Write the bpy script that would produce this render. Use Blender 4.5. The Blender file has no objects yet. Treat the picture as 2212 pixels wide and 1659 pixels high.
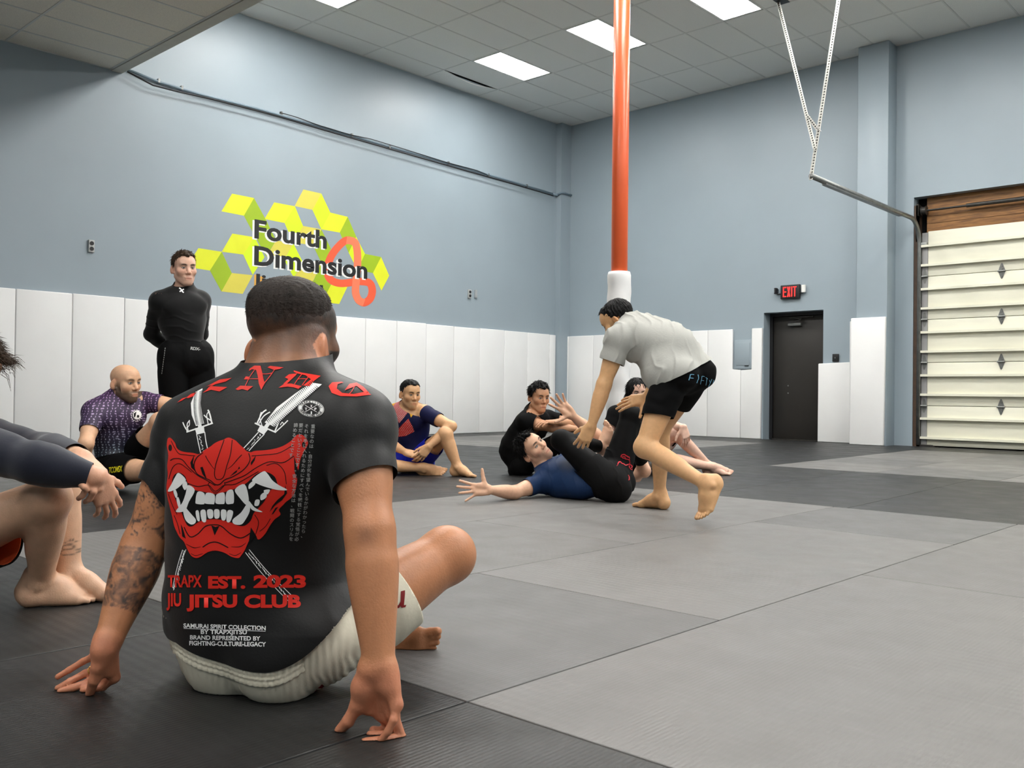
import bpy, bmesh, math, random
import numpy as np
from mathutils import Vector, Matrix, geometry
from mathutils.bvhtree import BVHTree

# ------------------------------------------------------------------ camera, world, exposure
SC = bpy.context.scene
COL = SC.collection
F_PX, CAM_H = 1969.548, 0.70
C_R = np.array((0.73424551, 0.67878905, 0.01135634))
C_U = np.array((-0.001586, -0.01501282, 0.99988604))
C_F = np.array((-0.67888218, 0.73417985, 0.00994653))
CAM = np.array((0.0, 0.0, CAM_H))
cam_data = bpy.data.cameras.new('camera')
cam_data.sensor_fit = 'HORIZONTAL'
cam_data.sensor_width = 36.0
cam_data.lens = F_PX / 2212 * 36.0
cam_data.clip_start = 0.05
cam = bpy.data.objects.new('camera', cam_data)
COL.objects.link(cam)
m4 = Matrix.Identity(4)
for i in range(3):
    m4[i][0], m4[i][1], m4[i][2], m4[i][3] = C_R[i], C_U[i], -C_F[i], CAM[i]
cam.matrix_world = m4
SC.camera = cam
world = bpy.data.worlds.new('world')
world.use_nodes = True
world.node_tree.nodes['Background'].inputs[0].default_value = (0.6, 0.7, 0.8, 1)
world.node_tree.nodes['Background'].inputs[1].default_value = 0.05
SC.world = world
SC.view_settings.view_transform = 'Standard'
SC.view_settings.look = 'None'
SC.view_settings.gamma = 1.0
SC.view_settings.use_curve_mapping = False
SC.view_settings.exposure = 0.62
SC.cycles.use_denoising = True
SC.cycles.max_bounces = 8
SC.cycles.diffuse_bounces = 4
SC.cycles.glossy_bounces = 3
SC.cycles.caustics_reflective = False
SC.cycles.caustics_refractive = False
SC.cycles.sample_clamp_indirect = 6.0
LIGHT_STRENGTH = 26.0          # emission of each fluorescent ceiling panel
LIGHT_COLOR = (1.0, 0.985, 0.95)

# ------------------------------------------------------------------ camera geometry of the photograph
def ray(x, y):
    return C_F + C_R * (x - 1106) / F_PX - C_U * (y - 829.5) / F_PX
def at(x, y, d):               # point at camera depth d behind photo pixel x, y
    return CAM + ray(x, y) * d
def on(x, y, ax, val):         # point of the plane axis = val behind photo pixel x, y
    r = ray(x, y)
    return CAM + r * ((val - CAM[ax]) / r[ax])
def depth_of(p):
    return float((np.asarray(p) - CAM) @ C_F)
def reach(parent, x, y, L, far=False):   # point behind pixel x, y at distance L from a parent joint
    r = ray(x, y); o = CAM - np.asarray(parent)
    a = r @ r; b = 2 * (o @ r); c = o @ o - L * L
    D = b * b - 4 * a * c
    t = (-b + (math.sqrt(D) if far else -math.sqrt(D))) / (2 * a) if D > 0 else -b / (2 * a)
    p = CAM + r * t
    if D <= 0:                 # too far: keep the direction, clip the length
        v = p - parent
        p = parent + v / np.linalg.norm(v) * L
    return p
def nrm(v):
    v = np.asarray(v, float)
    return v / (np.linalg.norm(v) + 1e-12)

# ------------------------------------------------------------------ small helpers
def srgb(r, g, b):
    def f(c):
        c /= 255.0
        return c / 12.92 if c <= 0.04045 else ((c + 0.055) / 1.055) ** 2.4
    return (f(r), f(g), f(b))
MATS = {}
def mat(name, rgb, rough=0.6, spec=0.5, metal=0.0, var=0.0, vscale=8.0, bump=0.0, bscale=60.0,
        emit=None, sheen=0.0, sss=0.0, attr=False, stretch=None, detail=3.0):
    if name in MATS:
        return MATS[name]
    m = bpy.data.materials.new(name); m.use_nodes = True
    nt = m.node_tree; N = nt.nodes; L = nt.links
    b = N['Principled BSDF']
    c = srgb(*rgb)
    b.inputs['Base Color'].default_value = (*c, 1)
    b.inputs['Roughness'].default_value = rough
    b.inputs['Specular IOR Level'].default_value = spec
    b.inputs['Metallic'].default_value = metal
    if sheen:
        b.inputs['Sheen Weight'].default_value = sheen
    if sss:
        b.inputs['Subsurface Weight'].default_value = sss
        b.inputs['Subsurface Radius'].default_value = (0.012, 0.004, 0.002)
        b.inputs['Subsurface Scale'].default_value = 1.0
    if emit:
        b.inputs['Emission Color'].default_value = (*srgb(*rgb), 1)
        b.inputs['Emission Strength'].default_value = emit
    co = N.new('ShaderNodeTexCoord')
    vec = co.outputs['Object']
    if stretch:
        mp = N.new('ShaderNodeMapping'); mp.inputs['Scale'].default_value = stretch
        L.new(vec, mp.inputs[0]); vec = mp.outputs[0]
    colsock = None
    if attr:
        a = N.new('ShaderNodeAttribute'); a.attribute_name = 'tint'
        colsock = a.outputs['Color']
    if var:
        n = N.new('ShaderNodeTexNoise'); n.inputs['Scale'].default_value = vscale
        n.inputs['Detail'].default_value = detail
        L.new(vec, n.inputs['Vector'])
        r = N.new('ShaderNodeMapRange'); r.inputs['From Min'].default_value = 0.3; r.inputs['From Max'].default_value = 0.7
        r.inputs['To Min'].default_value = 1 - var; r.inputs['To Max'].default_value = 1 + var
        L.new(n.outputs[0], r.inputs[0])
        mx = N.new('ShaderNodeVectorMath'); mx.operation = 'SCALE'
        if colsock:
            L.new(colsock, mx.inputs[0])
        else:
            mx.inputs[0].default_value = c
        L.new(r.outputs[0], mx.inputs['Scale'])
        colsock = mx.outputs[0]
    if colsock:
        L.new(colsock, b.inputs['Base Color'])
    if bump:
        n2 = N.new('ShaderNodeTexNoise'); n2.inputs['Scale'].default_value = bscale; n2.inputs['Detail'].default_value = 4
        L.new(vec, n2.inputs['Vector'])
        bp = N.new('ShaderNodeBump'); bp.inputs['Strength'].default_value = bump; bp.inputs['Distance'].default_value = 0.004
        L.new(n2.outputs[0], bp.inputs['Height']); L.new(bp.outputs[0], b.inputs['Normal'])
    MATS[name] = m
    return m

def link(name, me, parent=None, m=None, label=None, smooth=False):
    o = bpy.data.objects.new(name, me); COL.objects.link(o)
    if parent:
        o.parent = parent
        o.matrix_parent_inverse = parent.matrix_world.inverted() if parent.matrix_world != Matrix.Identity(4) else Matrix.Identity(4)
    if m:
        for mm in (m if isinstance(m, (list, tuple)) else [m]):
            me.materials.append(mm)
    if label:
        o['label'] = label
    if smooth:
        me.polygons.foreach_set('use_smooth', [True] * len(me.polygons))
    return o
class MB:                       # collects shapes of ONE mesh
    def __init__(s):
        s.v = []; s.f = []; s.mi = []
    def add(s, vs, fs, mi=0):
        b = len(s.v); s.v += [tuple(map(float, v)) for v in vs]
        s.f += [tuple(i + b for i in f) for f in fs]; s.mi += [mi] * len(fs)
    def box(s, lo, hi, mi=0):
        x0, y0, z0 = lo; x1, y1, z1 = hi
        s.add([(x0, y0, z0), (x1, y0, z0), (x1, y1, z0), (x0, y1, z0), (x0, y0, z1), (x1, y0, z1), (x1, y1, z1), (x0, y1, z1)],
              [(0, 3, 2, 1), (4, 5, 6, 7), (0, 1, 5, 4), (1, 2, 6, 5), (2, 3, 7, 6), (3, 0, 4, 7)], mi)
    def tube(s, pts, r, n=12, mi=0, caps=True):
        pts = [np.asarray(p, float) for p in pts]; rs = r if isinstance(r, (list, tuple)) else [r] * len(pts)
        rings = []; ref = None
        for i, p in enumerate(pts):
            t = nrm(pts[min(i + 1, len(pts) - 1)] - pts[max(i - 1, 0)])
            if ref is None:
                ref = np.array((0, 0, 1.)) if abs(t[2]) < 0.9 else np.array((1., 0, 0))
            a = nrm(np.cross(t, ref)); c = np.cross(a, t); ref = c
            rings.append([p + rs[i] * (a * math.cos(q) + c * math.sin(q)) for q in np.linspace(0, 2 * math.pi, n, endpoint=False)])
        vs = [v for rg in rings for v in rg]; fs = []
        for i in range(len(pts) - 1):
            for j in range(n):
                k = (j + 1) % n
                fs.append((i * n + j, (i + 1) * n + j, (i + 1) * n + k, i * n + k))
        if caps:
            fs.append(tuple(range(n))); fs.append(tuple(range((len(pts) - 1) * n, len(pts) * n))[::-1])
        s.add(vs, fs, mi)
    def bar(s, a, b, w, h, up=(0, 0, 1), mi=0):
        a = np.asarray(a, float); b = np.asarray(b, float); t = nrm(b - a); sd = nrm(np.cross(t, up)); u = np.cross(sd, t)
        vs = [p + sd * w / 2 * i + u * h / 2 * j for p in (a, b) for i, j in ((-1, -1), (1, -1), (1, 1), (-1, 1))]
        s.add(vs, [(0, 1, 2, 3), (7, 6, 5, 4), (0, 4, 5, 1), (1, 5, 6, 2), (2, 6, 7, 3), (3, 7, 4, 0)], mi)
    def build(s, name, m=None, parent=None, label=None, bevel=0, smooth=False, seg=2):
        me = bpy.data.meshes.new(name); me.from_pydata(s.v, [], s.f)
        bm = bmesh.new(); bm.from_mesh(me); bmesh.ops.recalc_face_normals(bm, faces=bm.faces); bm.to_mesh(me); bm.free()
        o = link(name, me, parent, m, label, smooth)
        if len(set(s.mi)) > 1:
            me.polygons.foreach_set('material_index', s.mi)
        if bevel:
            md = o.modifiers.new('bevel', 'BEVEL'); md.width = bevel; md.segments = seg; md.limit_method = 'ANGLE'
            me.polygons.foreach_set('use_smooth', [True] * len(me.polygons))
        return o
def tag(o, label=None, cat=None, group=None, kind=None):
    for k, v in (('label', label), ('category', cat), ('group', group), ('kind', kind)):
        if v:
            o[k] = v
    return o
def empty(name, loc):
    o = bpy.data.objects.new(name, None); COL.objects.link(o); o.location = tuple(loc)
    o.empty_display_size = 0.1
    o.matrix_world = Matrix.Translation(tuple(map(float, loc)))
    return o
# ================================================================== THE ROOM
XW, YW, ZC = -11.24, 13.62, 5.865            # left wall, back wall, high ceiling
XR, YF = 6.0, -7.0                          # unseen walls
ZL, YS = 4.62, 4.96                         # lower ceiling and its edge
M_WALL = mat('blue_grey_wall_paint', (150, 163, 171), 0.40, 0.45, var=0.035, vscale=0.9, bump=0.10, bscale=5)
M_TILE = mat('ceiling_tile', (228, 228, 224), 0.95, 0.2, var=0.07, vscale=130, bump=0.25, bscale=220)
M_TILE2 = mat('lower_ceiling_tile', (232, 226, 214), 0.95, 0.2, var=0.09, vscale=110, bump=0.3, bscale=200)
M_TBAR = mat('ceiling_grid_metal', (212, 212, 208), 0.6, 0.4)
M_DARK = mat('dark_void', (10, 10, 10), 0.9, 0.1)
M_TRIMC = mat('soffit_trim_paint', (196, 193, 184), 0.7, 0.3, var=0.03)
M_VINYL = mat('white_vinyl', (234, 234, 233), 0.42, 0.4, var=0.02, vscale=2.0, bump=0.22, bscale=3.5)
M_BLACKD = mat('black_brown_door_paint', (40, 37, 34), 0.45, 0.45, var=0.06, vscale=5)
M_FRAME = mat('dark_frame_paint', (28, 28, 30), 0.5, 0.4)
M_STEEL = mat('galvanised_steel', (128, 130, 128), 0.42, 0.5, metal=0.75, var=0.15, vscale=14)
M_DSTEEL = mat('dark_oily_steel', (62, 60, 57), 0.5, 0.5, metal=0.6, var=0.2, vscale=20)
M_PERF = mat('perforated_angle_white', (196, 196, 190), 0.5, 0.4, var=0.08, vscale=30)
M_CREAM = mat('cream_door_paint', (224, 222, 204), 0.5, 0.4, var=0.04, vscale=1.6, stretch=(1, 1, 7))
M_GLIGHT = mat('fluorescent_panel', (255, 255, 255), 0.5)
b = M_GLIGHT.node_tree.nodes['Principled BSDF']
b.inputs['Emission Color'].default_value = (*LIGHT_COLOR, 1); b.inputs['Emission Strength'].default_value = LIGHT_STRENGTH

def wood(name, c1, c2, sc=(1, 9, 9)):
    m = bpy.data.materials.new(name); m.use_nodes = True
    N = m.node_tree.nodes; L = m.node_tree.links; b = N['Principled BSDF']
    co = N.new('ShaderNodeTexCoord'); mp = N.new('ShaderNodeMapping'); mp.inputs['Scale'].default_value = sc
    n = N.new('ShaderNodeTexNoise'); n.inputs['Scale'].default_value = 3; n.inputs['Detail'].default_value = 8; n.inputs['Distortion'].default_value = 1.2
    r = N.new('ShaderNodeValToRGB'); r.color_ramp.elements[0].position = 0.30; r.color_ramp.elements[1].position = 0.72
    r.color_ramp.elements[0].color = (*srgb(*c1), 1); r.color_ramp.elements[1].color = (*srgb(*c2), 1)
    L.new(co.outputs['Object'], mp.inputs[0]); L.new(mp.outputs[0], n.inputs['Vector']); L.new(n.outputs[0], r.inputs[0]); L.new(r.outputs[0], b.inputs['Base Color'])
    b.inputs['Roughness'].default_value = 0.55
    return m
M_WOOD = wood('stained_plank', (92, 58, 24), (150, 104, 52))

def struct(name, mb, m, **k):
    o = mb.build(name, m, **k); o['kind'] = 'structure'; return o
w = MB(); w.box((XW - .2, YF, -.1), (XW, YW + .5, 6.3)); struct('wall_left', w, M_WALL)
w = MB()      # back wall with the door and garage openings
DX0, DX1, DZ = -7.045, -6.045, 2.046
GX0, GX1, GZ = -4.70, 1.30, 3.60
for lo, hi in (((XW, YW), (DX0, 6.3)), ((DX0, YW), (DX1, 6.3)), ((DX1, YW), (GX0, 6.3)), ((GX0, YW), (GX1, 6.3)), ((GX1, YW), (XR, 6.3))):
    z0 = -.1
    if lo[0] == DX0: z0 = DZ
    if lo[0] == GX0: z0 = GZ
    w.box((lo[0], YW - .05 if False else YW, z0), (hi[0], YW + .5, 6.3))
struct('wall_back', w, M_WALL)
w = MB(); w.box((XR, YF, -.1), (XR + .2, YW + .5, 6.3)); struct('wall_right', w, M_WALL)
w = MB(); w.box((XW, YF - .2, -.1), (XR, YF, 6.3)); struct('wall_front', w, M_WALL)
w = MB(); w.box((XW, YF, -.14), (XR, YW + .6, -.042)); struct('floor', w, mat('sub_floor', (22, 22, 23), 0.8))

# ceiling: real tiles in a metal grid
def ceiling(name, x0, y0, nx, ny, dx, dy, xlo, xhi, ylo, yhi, z, holes, mt, sag=None):
    mb = MB(); bar = 0.012
    for i in range(nx):
        for j in range(ny):
            a0 = max(x0 + i * dx, xlo); a1 = min(x0 + (i + 1) * dx, xhi); b0 = max(y0 + j * dy, ylo); b1 = min(y0 + (j + 1) * dy, yhi)
            if a1 - a0 < .03 or b1 - b0 < .03 or (i, j) in holes: continue
            if sag and (i, j) == sag:
                n = 12; vs = []; fs = []
                for k in range(n + 1):
                    t = k / n; q = b0 + bar + (b1 - b0 - 2 * bar) * t
                    vs += [(a0 + bar, q, z + .004), (a1 - bar, q, z + .004 - .055 * math.sin(math.pi * t) ** 1.3)]
                for k in range(n):
                    fs.append((2 * k, 2 * k + 2, 2 * k + 3, 2 * k + 1))
                b = len(vs); vs += [(p[0], p[1], p[2] + .012) for p in vs]; fs += [tuple(q + b for q in f[::-1]) for f in fs]
                for k in range(n): fs.append((2 * k + 1, 2 * k + 3, 2 * k + 3 + b, 2 * k + 1 + b))
                mb.add(vs, fs, 0); continue
            mb.box((a0 + bar, b0 + bar, z + .005), (a1 - bar, b1 - bar, z + .02), 0)
    for i in range(nx + 1):
        x = min(max(x0 + i * dx, xlo + bar), xhi - bar)
        if sag and i == sag[0] + 1:
            mb.box((x - bar, ylo, z), (x + bar, y0 + sag[1] * dy, z + .03), 1); mb.box((x - bar, y0 + (sag[1] + 1) * dy, z), (x + bar, yhi, z + .03), 1)
        else:
            mb.box((x - bar, ylo, z), (x + bar, yhi, z + .03), 1)
    for j in range(ny + 1):
        y = min(max(y0 + j * dy, ylo + bar), yhi - bar); mb.box((xlo, y - bar, z + .0005), (xhi, y + bar, z + .029), 1)
    mb.box((xlo - .1, ylo - .1, z + .22), (xhi + .1, yhi + .1, z + .26), 2)
    o = mb.build(name, [mt, M_TBAR, M_DARK]); o['kind'] = 'structure'
    return o
GX, GY, TX, TY = -11.355, 4.905, 0.6167, 1.2535
HI_LIGHTS = [(2 + 3 * k, j) for k in range(9) for j in (1, 4)]
ceiling('ceiling', GX, GY, 29, 7, TX, TY, XW, XR, YS - .16, YW, ZC, set(HI_LIGHTS), M_TILE, sag=(0, 4) if False else (1, 4) if False else None or (0, 4))
LGX, LGY = -10.763 - .6167, 3.63 - 1.203 * 9
LO_LIGHTS = [(i, j) for i in (11, 17, 23) for j in (2, 5, 8)]
ceiling('ceiling', LGX, LGY, 29, 10, .6167, 1.203, XW, XR, YF, YS - .13, ZL, set(LO_LIGHTS), M_TILE2)
w = MB(); w.box((XW, YS - .13, ZL - .012), (XR, YS, 6.2)); struct('trim_1', w, M_TRIMC)

def light_panel(cx, cy, z, label, group=None, sx=.0, k=[0]):
    t = tag(empty('ceiling_light', (cx, cy, z)), label, 'ceiling light', group)
    hx, hy = TX / 2 - .012, 1.2035 / 2 - .005
    f = MB()
    for a, b_ in (((-hx, -hy), (hx, -hy + .02)), ((-hx, hy - .02), (hx, hy)), ((-hx, -hy + .02), (-hx + .02, hy - .02)), ((hx - .02, -hy + .02), (hx, hy - .02))):
        f.box((cx + a[0], cy + a[1], z + .002), (cx + b_[0], cy + b_[1], z + .028))
    f.build('light_frame', mat('light_frame_white', (235, 235, 232), .5), t)
    d = MB(); d.box((cx - hx + .02, cy - hy + .02, z + .008), (cx + hx - .02, cy + hy - .02, z + .02)); d.build('diffuser', M_GLIGHT, t)
for (i, j) in HI_LIGHTS:
    cx, cy = GX + (i + .5) * TX, GY + (j + .5) * TY
    lab = {(2, 1): 'fluorescent panel at top edge left, cut by the frame above the wire run', (2, 4): 'lit panel nearest the corner, left of the orange pole',
           (5, 4): 'lit ceiling panel crossed by the orange pole', (8, 4): 'lit panel cut by top edge, right of the orange pole'}.get((i, j))
    light_panel(cx, cy, ZC, lab or 'flat fluorescent panel of the high ceiling outside the picture', None if lab else 'high ceiling panels out of view')
for (i, j) in LO_LIGHTS:
    light_panel(LGX + (i + .5) * .6167, LGY + (j + .5) * 1.203, ZL, 'flat fluorescent panel of the low ceiling above the camera', 'low ceiling panels out of view')

# corner and wall pilasters
w = MB(); w.box((XW, 13.335, -.04), (-11.11, YW, ZC)); struct('trim_2', w, M_WALL)
w = MB(); w.box((-5.40, 13.30, -.04), (-4.955, YW, ZC)); struct('trim_3', w, M_WALL, bevel=.006)

# ------------------------------------------------------------------ exit door
d = empty('door_1', (-6.55, 13.86, 0)); d['kind'] = 'structure'
w = MB()
w.box((DX0, 13.83, 0), (DX0 + .05, 13.92, DZ)); w.box((DX1 - .05, 13.83, 0), (DX1, 13.92, DZ)); w.box((DX0 + .05, 13.83, DZ - .05), (DX1 - .05, 13.92, DZ))
w.build('door_frame', M_FRAME, d)
w = MB(); w.box((DX0 + .055, 13.86, .012), (DX1 - .055, 13.905, DZ - .055)); w.build('door_leaf', M_BLACKD, d, bevel=.004)
w = MB(); w.box((-6.72, 13.80, 1.83), (-6.50, 13.858, 1.875)); w.build('door_closer', M_STEEL, d, bevel=.006)
w = MB(); w.bar((-6.62, 13.80, 1.885), (-6.46, 13.76, 1.93), .02, .012); w.bar((-6.46, 13.76, 1.93), (-6.66, 13.82, 1.965), .02, .012); w.bar((-6.70, 13.83, 1.965), (-6.30, 13.83, 1.965), .03, .02)
w.build('closer_arm', M_DSTEEL, d)
w = MB()
for z in (.87, .75): w.tube([(-6.73, 13.861, z), (-6.73, 13.852, z)], .012)
w.build('lock_cylinder', M_STEEL, d)
w = MB(); w.box((-6.145, 13.848, .85), (-6.12, 13.861, .88)); w.build('strike_plate', M_STEEL, d)
w = MB(); w.box((DX0 + .05, 13.84, -.04), (DX1 - .05, 13.93, .012)); w.build('threshold', M_DSTEEL, d)
w = MB(); w.box((DX0, 13.92, -.1), (DX1, 14.1, 2.3)); w.build('backing', M_DARK, d)

# ------------------------------------------------------------------ wall padding, each panel a thing
M_PADEDGE = M_VINYL
def rect_pad(pts2, axis, base, thick, name='wall_pad', **k):
    """pts2: outline in wall plane (u, z); extruded from the wall into the room, corners rounded by a bevel"""
    mb = MB(); n = len(pts2)
    if axis == 'x': V = [(base, u, z) for u, z in pts2] + [(base + thick, u, z) for u, z in pts2]
    else: V = [(u, base, z) for u, z in pts2] + [(u, base - thick, z) for u, z in pts2]
    F = [tuple(range(n)), tuple(range(n, 2 * n))[::-1]] + [(i, (i + 1) % n, (i + 1) % n + n, i + n) for i in range(n)]
    mb.add(V, F)
    o = mb.build(name, M_VINYL, bevel=.012, seg=3)
    return tag(o, k.get('label'), 'wall pad', k.get('group'))
G = .0028
edges = [13.148 - .625 * k for k in range(20)]
ordn = ['first', 'second', 'third', 'fourth', 'fifth', 'sixth', 'seventh', 'eighth', 'ninth', 'tenth', 'eleventh', 'twelfth', 'thirteenth', 'fourteenth', 'fifteenth', 'sixteenth', 'seventeenth', 'eighteenth', 'nineteenth']
rnd = random.Random(3)
for k in range(19):
    zt = 1.822 + rnd.uniform(-.006, .006)
    rect_pad([(edges[k + 1] + G, .0), (edges[k] - G, .0), (edges[k] - G, zt), (edges[k + 1] + G, zt)], 'x', XW, .046 + rnd.uniform(-.002, .002),
             label='tall white wall pad, %s full-width one of the left wall counted from the room corner' % ordn[k], group='white pads along the left wall')
rect_pad([(13.148 + G, 0), (13.325, 0), (13.325, 1.815), (13.148 + G, 1.815)], 'x', XW, .046, label='narrow white end pad filling the left wall beside the room corner', group='white pads along the left wall')
bx = [-11.085, -10.49, -9.88, -9.27, -8.66, -8.05]
rect_pad([(-11.17, 0), (-11.085 - G, 0), (-11.085 - G, 1.80), (-11.17, 1.80)], 'y', YW, .05, label='narrow white pad at the corner end of the back wall', group='white pads along the back wall')
for k in range(5):
    rect_pad([(bx[k] + G, 0), (bx[k + 1] - G, 0), (bx[k + 1] - G, 1.80 + .004 * (k % 2)), (bx[k] + G, 1.80)], 'y', YW, .05, label='white back wall pad, %s full-width one from the corner' % ordn[k], group='white pads along the back wall')
rect_pad([(-8.05 + G, 0), (-7.432, 0), (-7.432, 1.125), (-7.585, 1.135), (-7.585, 1.80), (-8.05 + G, 1.80)], 'y', YW, .05, label='white pad notched around the left side of the grey electrical panel', group='white pads along the back wall')
rect_pad([(-7.426, 0), (-7.07, 0), (-7.05, 1.80), (-7.235, 1.80), (-7.235, 1.13), (-7.426, 1.12)], 'y', YW, .05, label='white pad between the electrical panel and the dark exit door', group='white pads along the back wall')
rect_pad([(-6.105, 0), (-5.60, 0), (-5.585, 1.225), (-6.10, 1.21)], 'y', YW, .05, label='low white wall pad right of the exit door under the black switch', group='white pads along the back wall')
rect_pad([(-5.59, 0), (-5.415, 0), (-5.415, 1.84), (-5.59, 1.84)], 'y', YW, .10, label='narrow tall white pad wrapping the left side of the wall pilaster', group='white pads along the back wall')
rect_pad([(-5.47, 0), (-4.975, 0), (-4.955, 1.86), (-5.46, 1.86)], 'y', 13.298, .055, label='tall white pad on the front of the blue wall pilaster', group='white pads along the back wall')

# ------------------------------------------------------------------ fittings on the back wall
t = tag(empty('electrical_panel', (-7.4, YW, 1.14)), 'flat blue painted electrical panel between white pads left of the door', 'electrical panel')
w = MB(); w.box((-7.55, YW - .035, 1.14), (-7.24, YW, 1.62)); w.build('cabinet', M_WALL, t, bevel=.006)
w = MB(); w.box((-7.515, YW - .042, 1.20), (-7.275, YW - .036, 1.57)); w.build('panel_door', M_WALL, t, bevel=.004)
w = MB(); w.box((-7.36, YW - .047, 1.185), (-7.29, YW - .035, 1.196)); w.build('latch', M_FRAME, t)
t = tag(empty('light_switch', (-5.83, YW, 1.29)), 'small black switch plate on the blue wall right of the exit door', 'switch')
w = MB(); w.box((-5.885, YW - .03, 1.235), (-5.79, YW, 1.355)); w.build('switch_plate', M_FRAME, t, bevel=.004)
w = MB(); w.box((-5.845, YW - .042, 1.285), (-5.83, YW - .03, 1.305)); w.build('toggle', M_STEEL, t)

# exit sign with its two emergency lamps
t = tag(empty('exit_sign', (-6.575, YW, 2.25)), 'black exit sign with red letters over the dark door', 'exit sign')
w = MB(); w.box((-6.735, YW - .055, 2.245), (-6.415, YW, 2.465)); w.build('sign_housing', M_FRAME, t, bevel=.008)
w = MB()
def blockletters(mb, txt, x0, y, z0, h, wd, gap, st, mi=0):
    x = x0
    for c in txt:
        if c == 'E':
            mb.box((x, y - .004, z0), (x + st, y, z0 + h), mi)
            for zz in (z0, z0 + h / 2 - st / 2, z0 + h - st): mb.box((x + st, y - .004, zz), (x + wd, y, zz + st), mi)
        elif c == 'X':
            for a, b_ in (((x, z0), (x + wd, z0 + h)), ((x, z0 + h), (x + wd, z0))):
                sx = st * 1.25
                pts = [(a[0] + (0 if a[0] < b_[0] else 0), a[1]), (a[0] + sx, a[1]), (b_[0], b_[1]), (b_[0] - sx, b_[1])]
                mb.add([(q[0], y - .004 + (.0005 if a[1] > z0 else 0), q[1]) for q in pts] + [(q[0], y, q[1]) for q in pts], [(0, 1, 2, 3), (7, 6, 5, 4), (0, 4, 5, 1), (1, 5, 6, 2), (2, 6, 7, 3), (3, 7, 4, 0)], mi)
        elif c == 'I':
            mb.box((x, y - .004, z0), (x + st, y, z0 + h), mi); x += st + gap; continue
        elif c == 'T':
            mb.box((x, y - .004, z0 + h - st), (x + wd, y, z0 + h), mi); mb.box((x + wd / 2 - st / 2, y - .004, z0), (x + wd / 2 + st / 2, y, z0 + h - st), mi)
        x += wd + gap
blockletters(w, 'EXIT', -6.69, YW - .0555, 2.275, .16, .056, .014, .017)
w.build('sign_letters', mat('exit_red', (235, 40, 38), .5, emit=1.1), t, label='glowing red EXIT lettering')
for sx, nm in ((-6.735, -1), (-6.415, 1)):
    w = MB(); w.tube([(sx, YW - .03, 2.33), (sx + nm * .05, YW - .04, 2.33)], .012); w.build('lamp_arm', M_FRAME, t)
    w = MB(); cx = sx + nm * .075
    if nm < 0:
        w.box((cx - .012, YW - .09, 2.33), (cx + .012, YW - .01, 2.43))
        for k in range(4): w.box((cx - .02, YW - .095, 2.335 + .025 * k), (cx + .02, YW - .005, 2.343 + .025 * k))
    else: w.box((cx - .04, YW - .06, 2.33), (cx + .02, YW - .02, 2.45))
    w.build('emergency_lamp', mat('lamp_white', (225, 225, 220), .4) if nm > 0 else M_FRAME, t, bevel=.005)

# ------------------------------------------------------------------ garage door
g = empty('door_2', (-1.6, 13.7, 0)); g['kind'] = 'structure'
YD = 13.685
zs = [0.0, .43, 1.05, 1.665, 2.285, 2.92, 3.10]
seams = [.585, 1.205, 1.825, 2.447]
lev = [0.01] + seams + [3.10]
for k in range(5):
    w = MB(); w.box((-4.52, YD, lev[k] + .003), (1.25, YD + .05, lev[k + 1] - .003)); w.build('door_section', M_CREAM, g, bevel=.006)
for z in (.134, .41, .753, 1.031, 1.372, 1.65, 1.994, 2.272, 2.615, 2.893):
    w = MB(); w.box((-4.60, YD - .055, z - .007), (1.25, YD - .0, z + .007)); w.box((-4.60, YD - .055, z - .026), (1.25, YD - .048, z - .007)); w.build('strut', M_CREAM, g)
w = MB(); w.box((-4.60, YD - .006, .02), (-4.521, YD + .05, 3.08)); w.build('end_stile', mat('grey_stile', (150, 150, 150), .5, metal=.3), g)
for z in seams:
    for x in (-3.55, -2.25, -.95):
        w = MB(); y = YD - .004
        for s in (1, -1):
            w.add([(x - .045, y, z), (x + .045, y, z), (x + .03, y, z + s * .05), (x + .012, y, z + s * .10), (x, y, z + s * .112), (x - .012, y, z + s * .10), (x - .03, y, z + s * .05)] ,
                  [(0, 1, 2, 3, 4, 5, 6)])
            for q in (.03, .07): w.tube([(x, y, z + s * q), (x, y - .01, z + s * q)], .012, 8)
        w.tube([(x - .05, y - .012, z), (x + .05, y - .012, z)], .012, 8)
        w.build('hinge', M_STEEL, g, label='galvanised leaf hinge')
    w = MB(); x = -4.56; y = YD - .008
    for s in (1, -1):
        w.add([(x - .02, y, z), (x + .035, y, z), (x + .025, y, z + s * .06), (x + .01, y, z + s * .10), (x - .01, y, z + s * .10), (x - .02, y, z + s * .06)], [(0, 1, 2, 3, 4, 5)])
    w.tube([(x - .075, y - .02, z), (x + .05, y - .02, z)], .014, 8); w.tube([(x - .07, y - .02, z), (x - .045, y - .02, z)], .028, 12)
    w.build('roller_hinge', M_STEEL, g)
w = MB(); w.box((-4.61, YD - .05, 2.86), (-4.52, YD, 2.94)); w.tube([(-4.66, YD - .03, 2.9), (-4.56, YD - .03, 2.9)], .02, 10); w.build('top_bracket', M_STEEL, g, bevel=.004)
w = MB(); w.box((-4.695, YD - .06, 0), (-4.645, YW + .3, GZ - .12)); w.build('jamb', mat('dark_brown_jamb', (64, 46, 32), .6, var=.25, vscale=12), g)
for k, (z0, z1) in enumerate(((3.08, 3.22), (3.225, 3.40), (3.405, 3.60))):
    w = MB(); w.box((-4.56, YD + .07, z0), (GX1, YD + .11, z1)); w.build('header_plank', M_WOOD, g)
w = MB(); w.box((-4.69, YD + .12, -.05), (GX1, YD + .3, 3.7)); w.build('backing', M_DARK, g)
w = MB(); w.tube([(-4.62, YD - .02, 3.40), (GX1, YD - .02, 3.40)], .013); w.build('torsion_shaft', M_DSTEEL, g)
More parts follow.
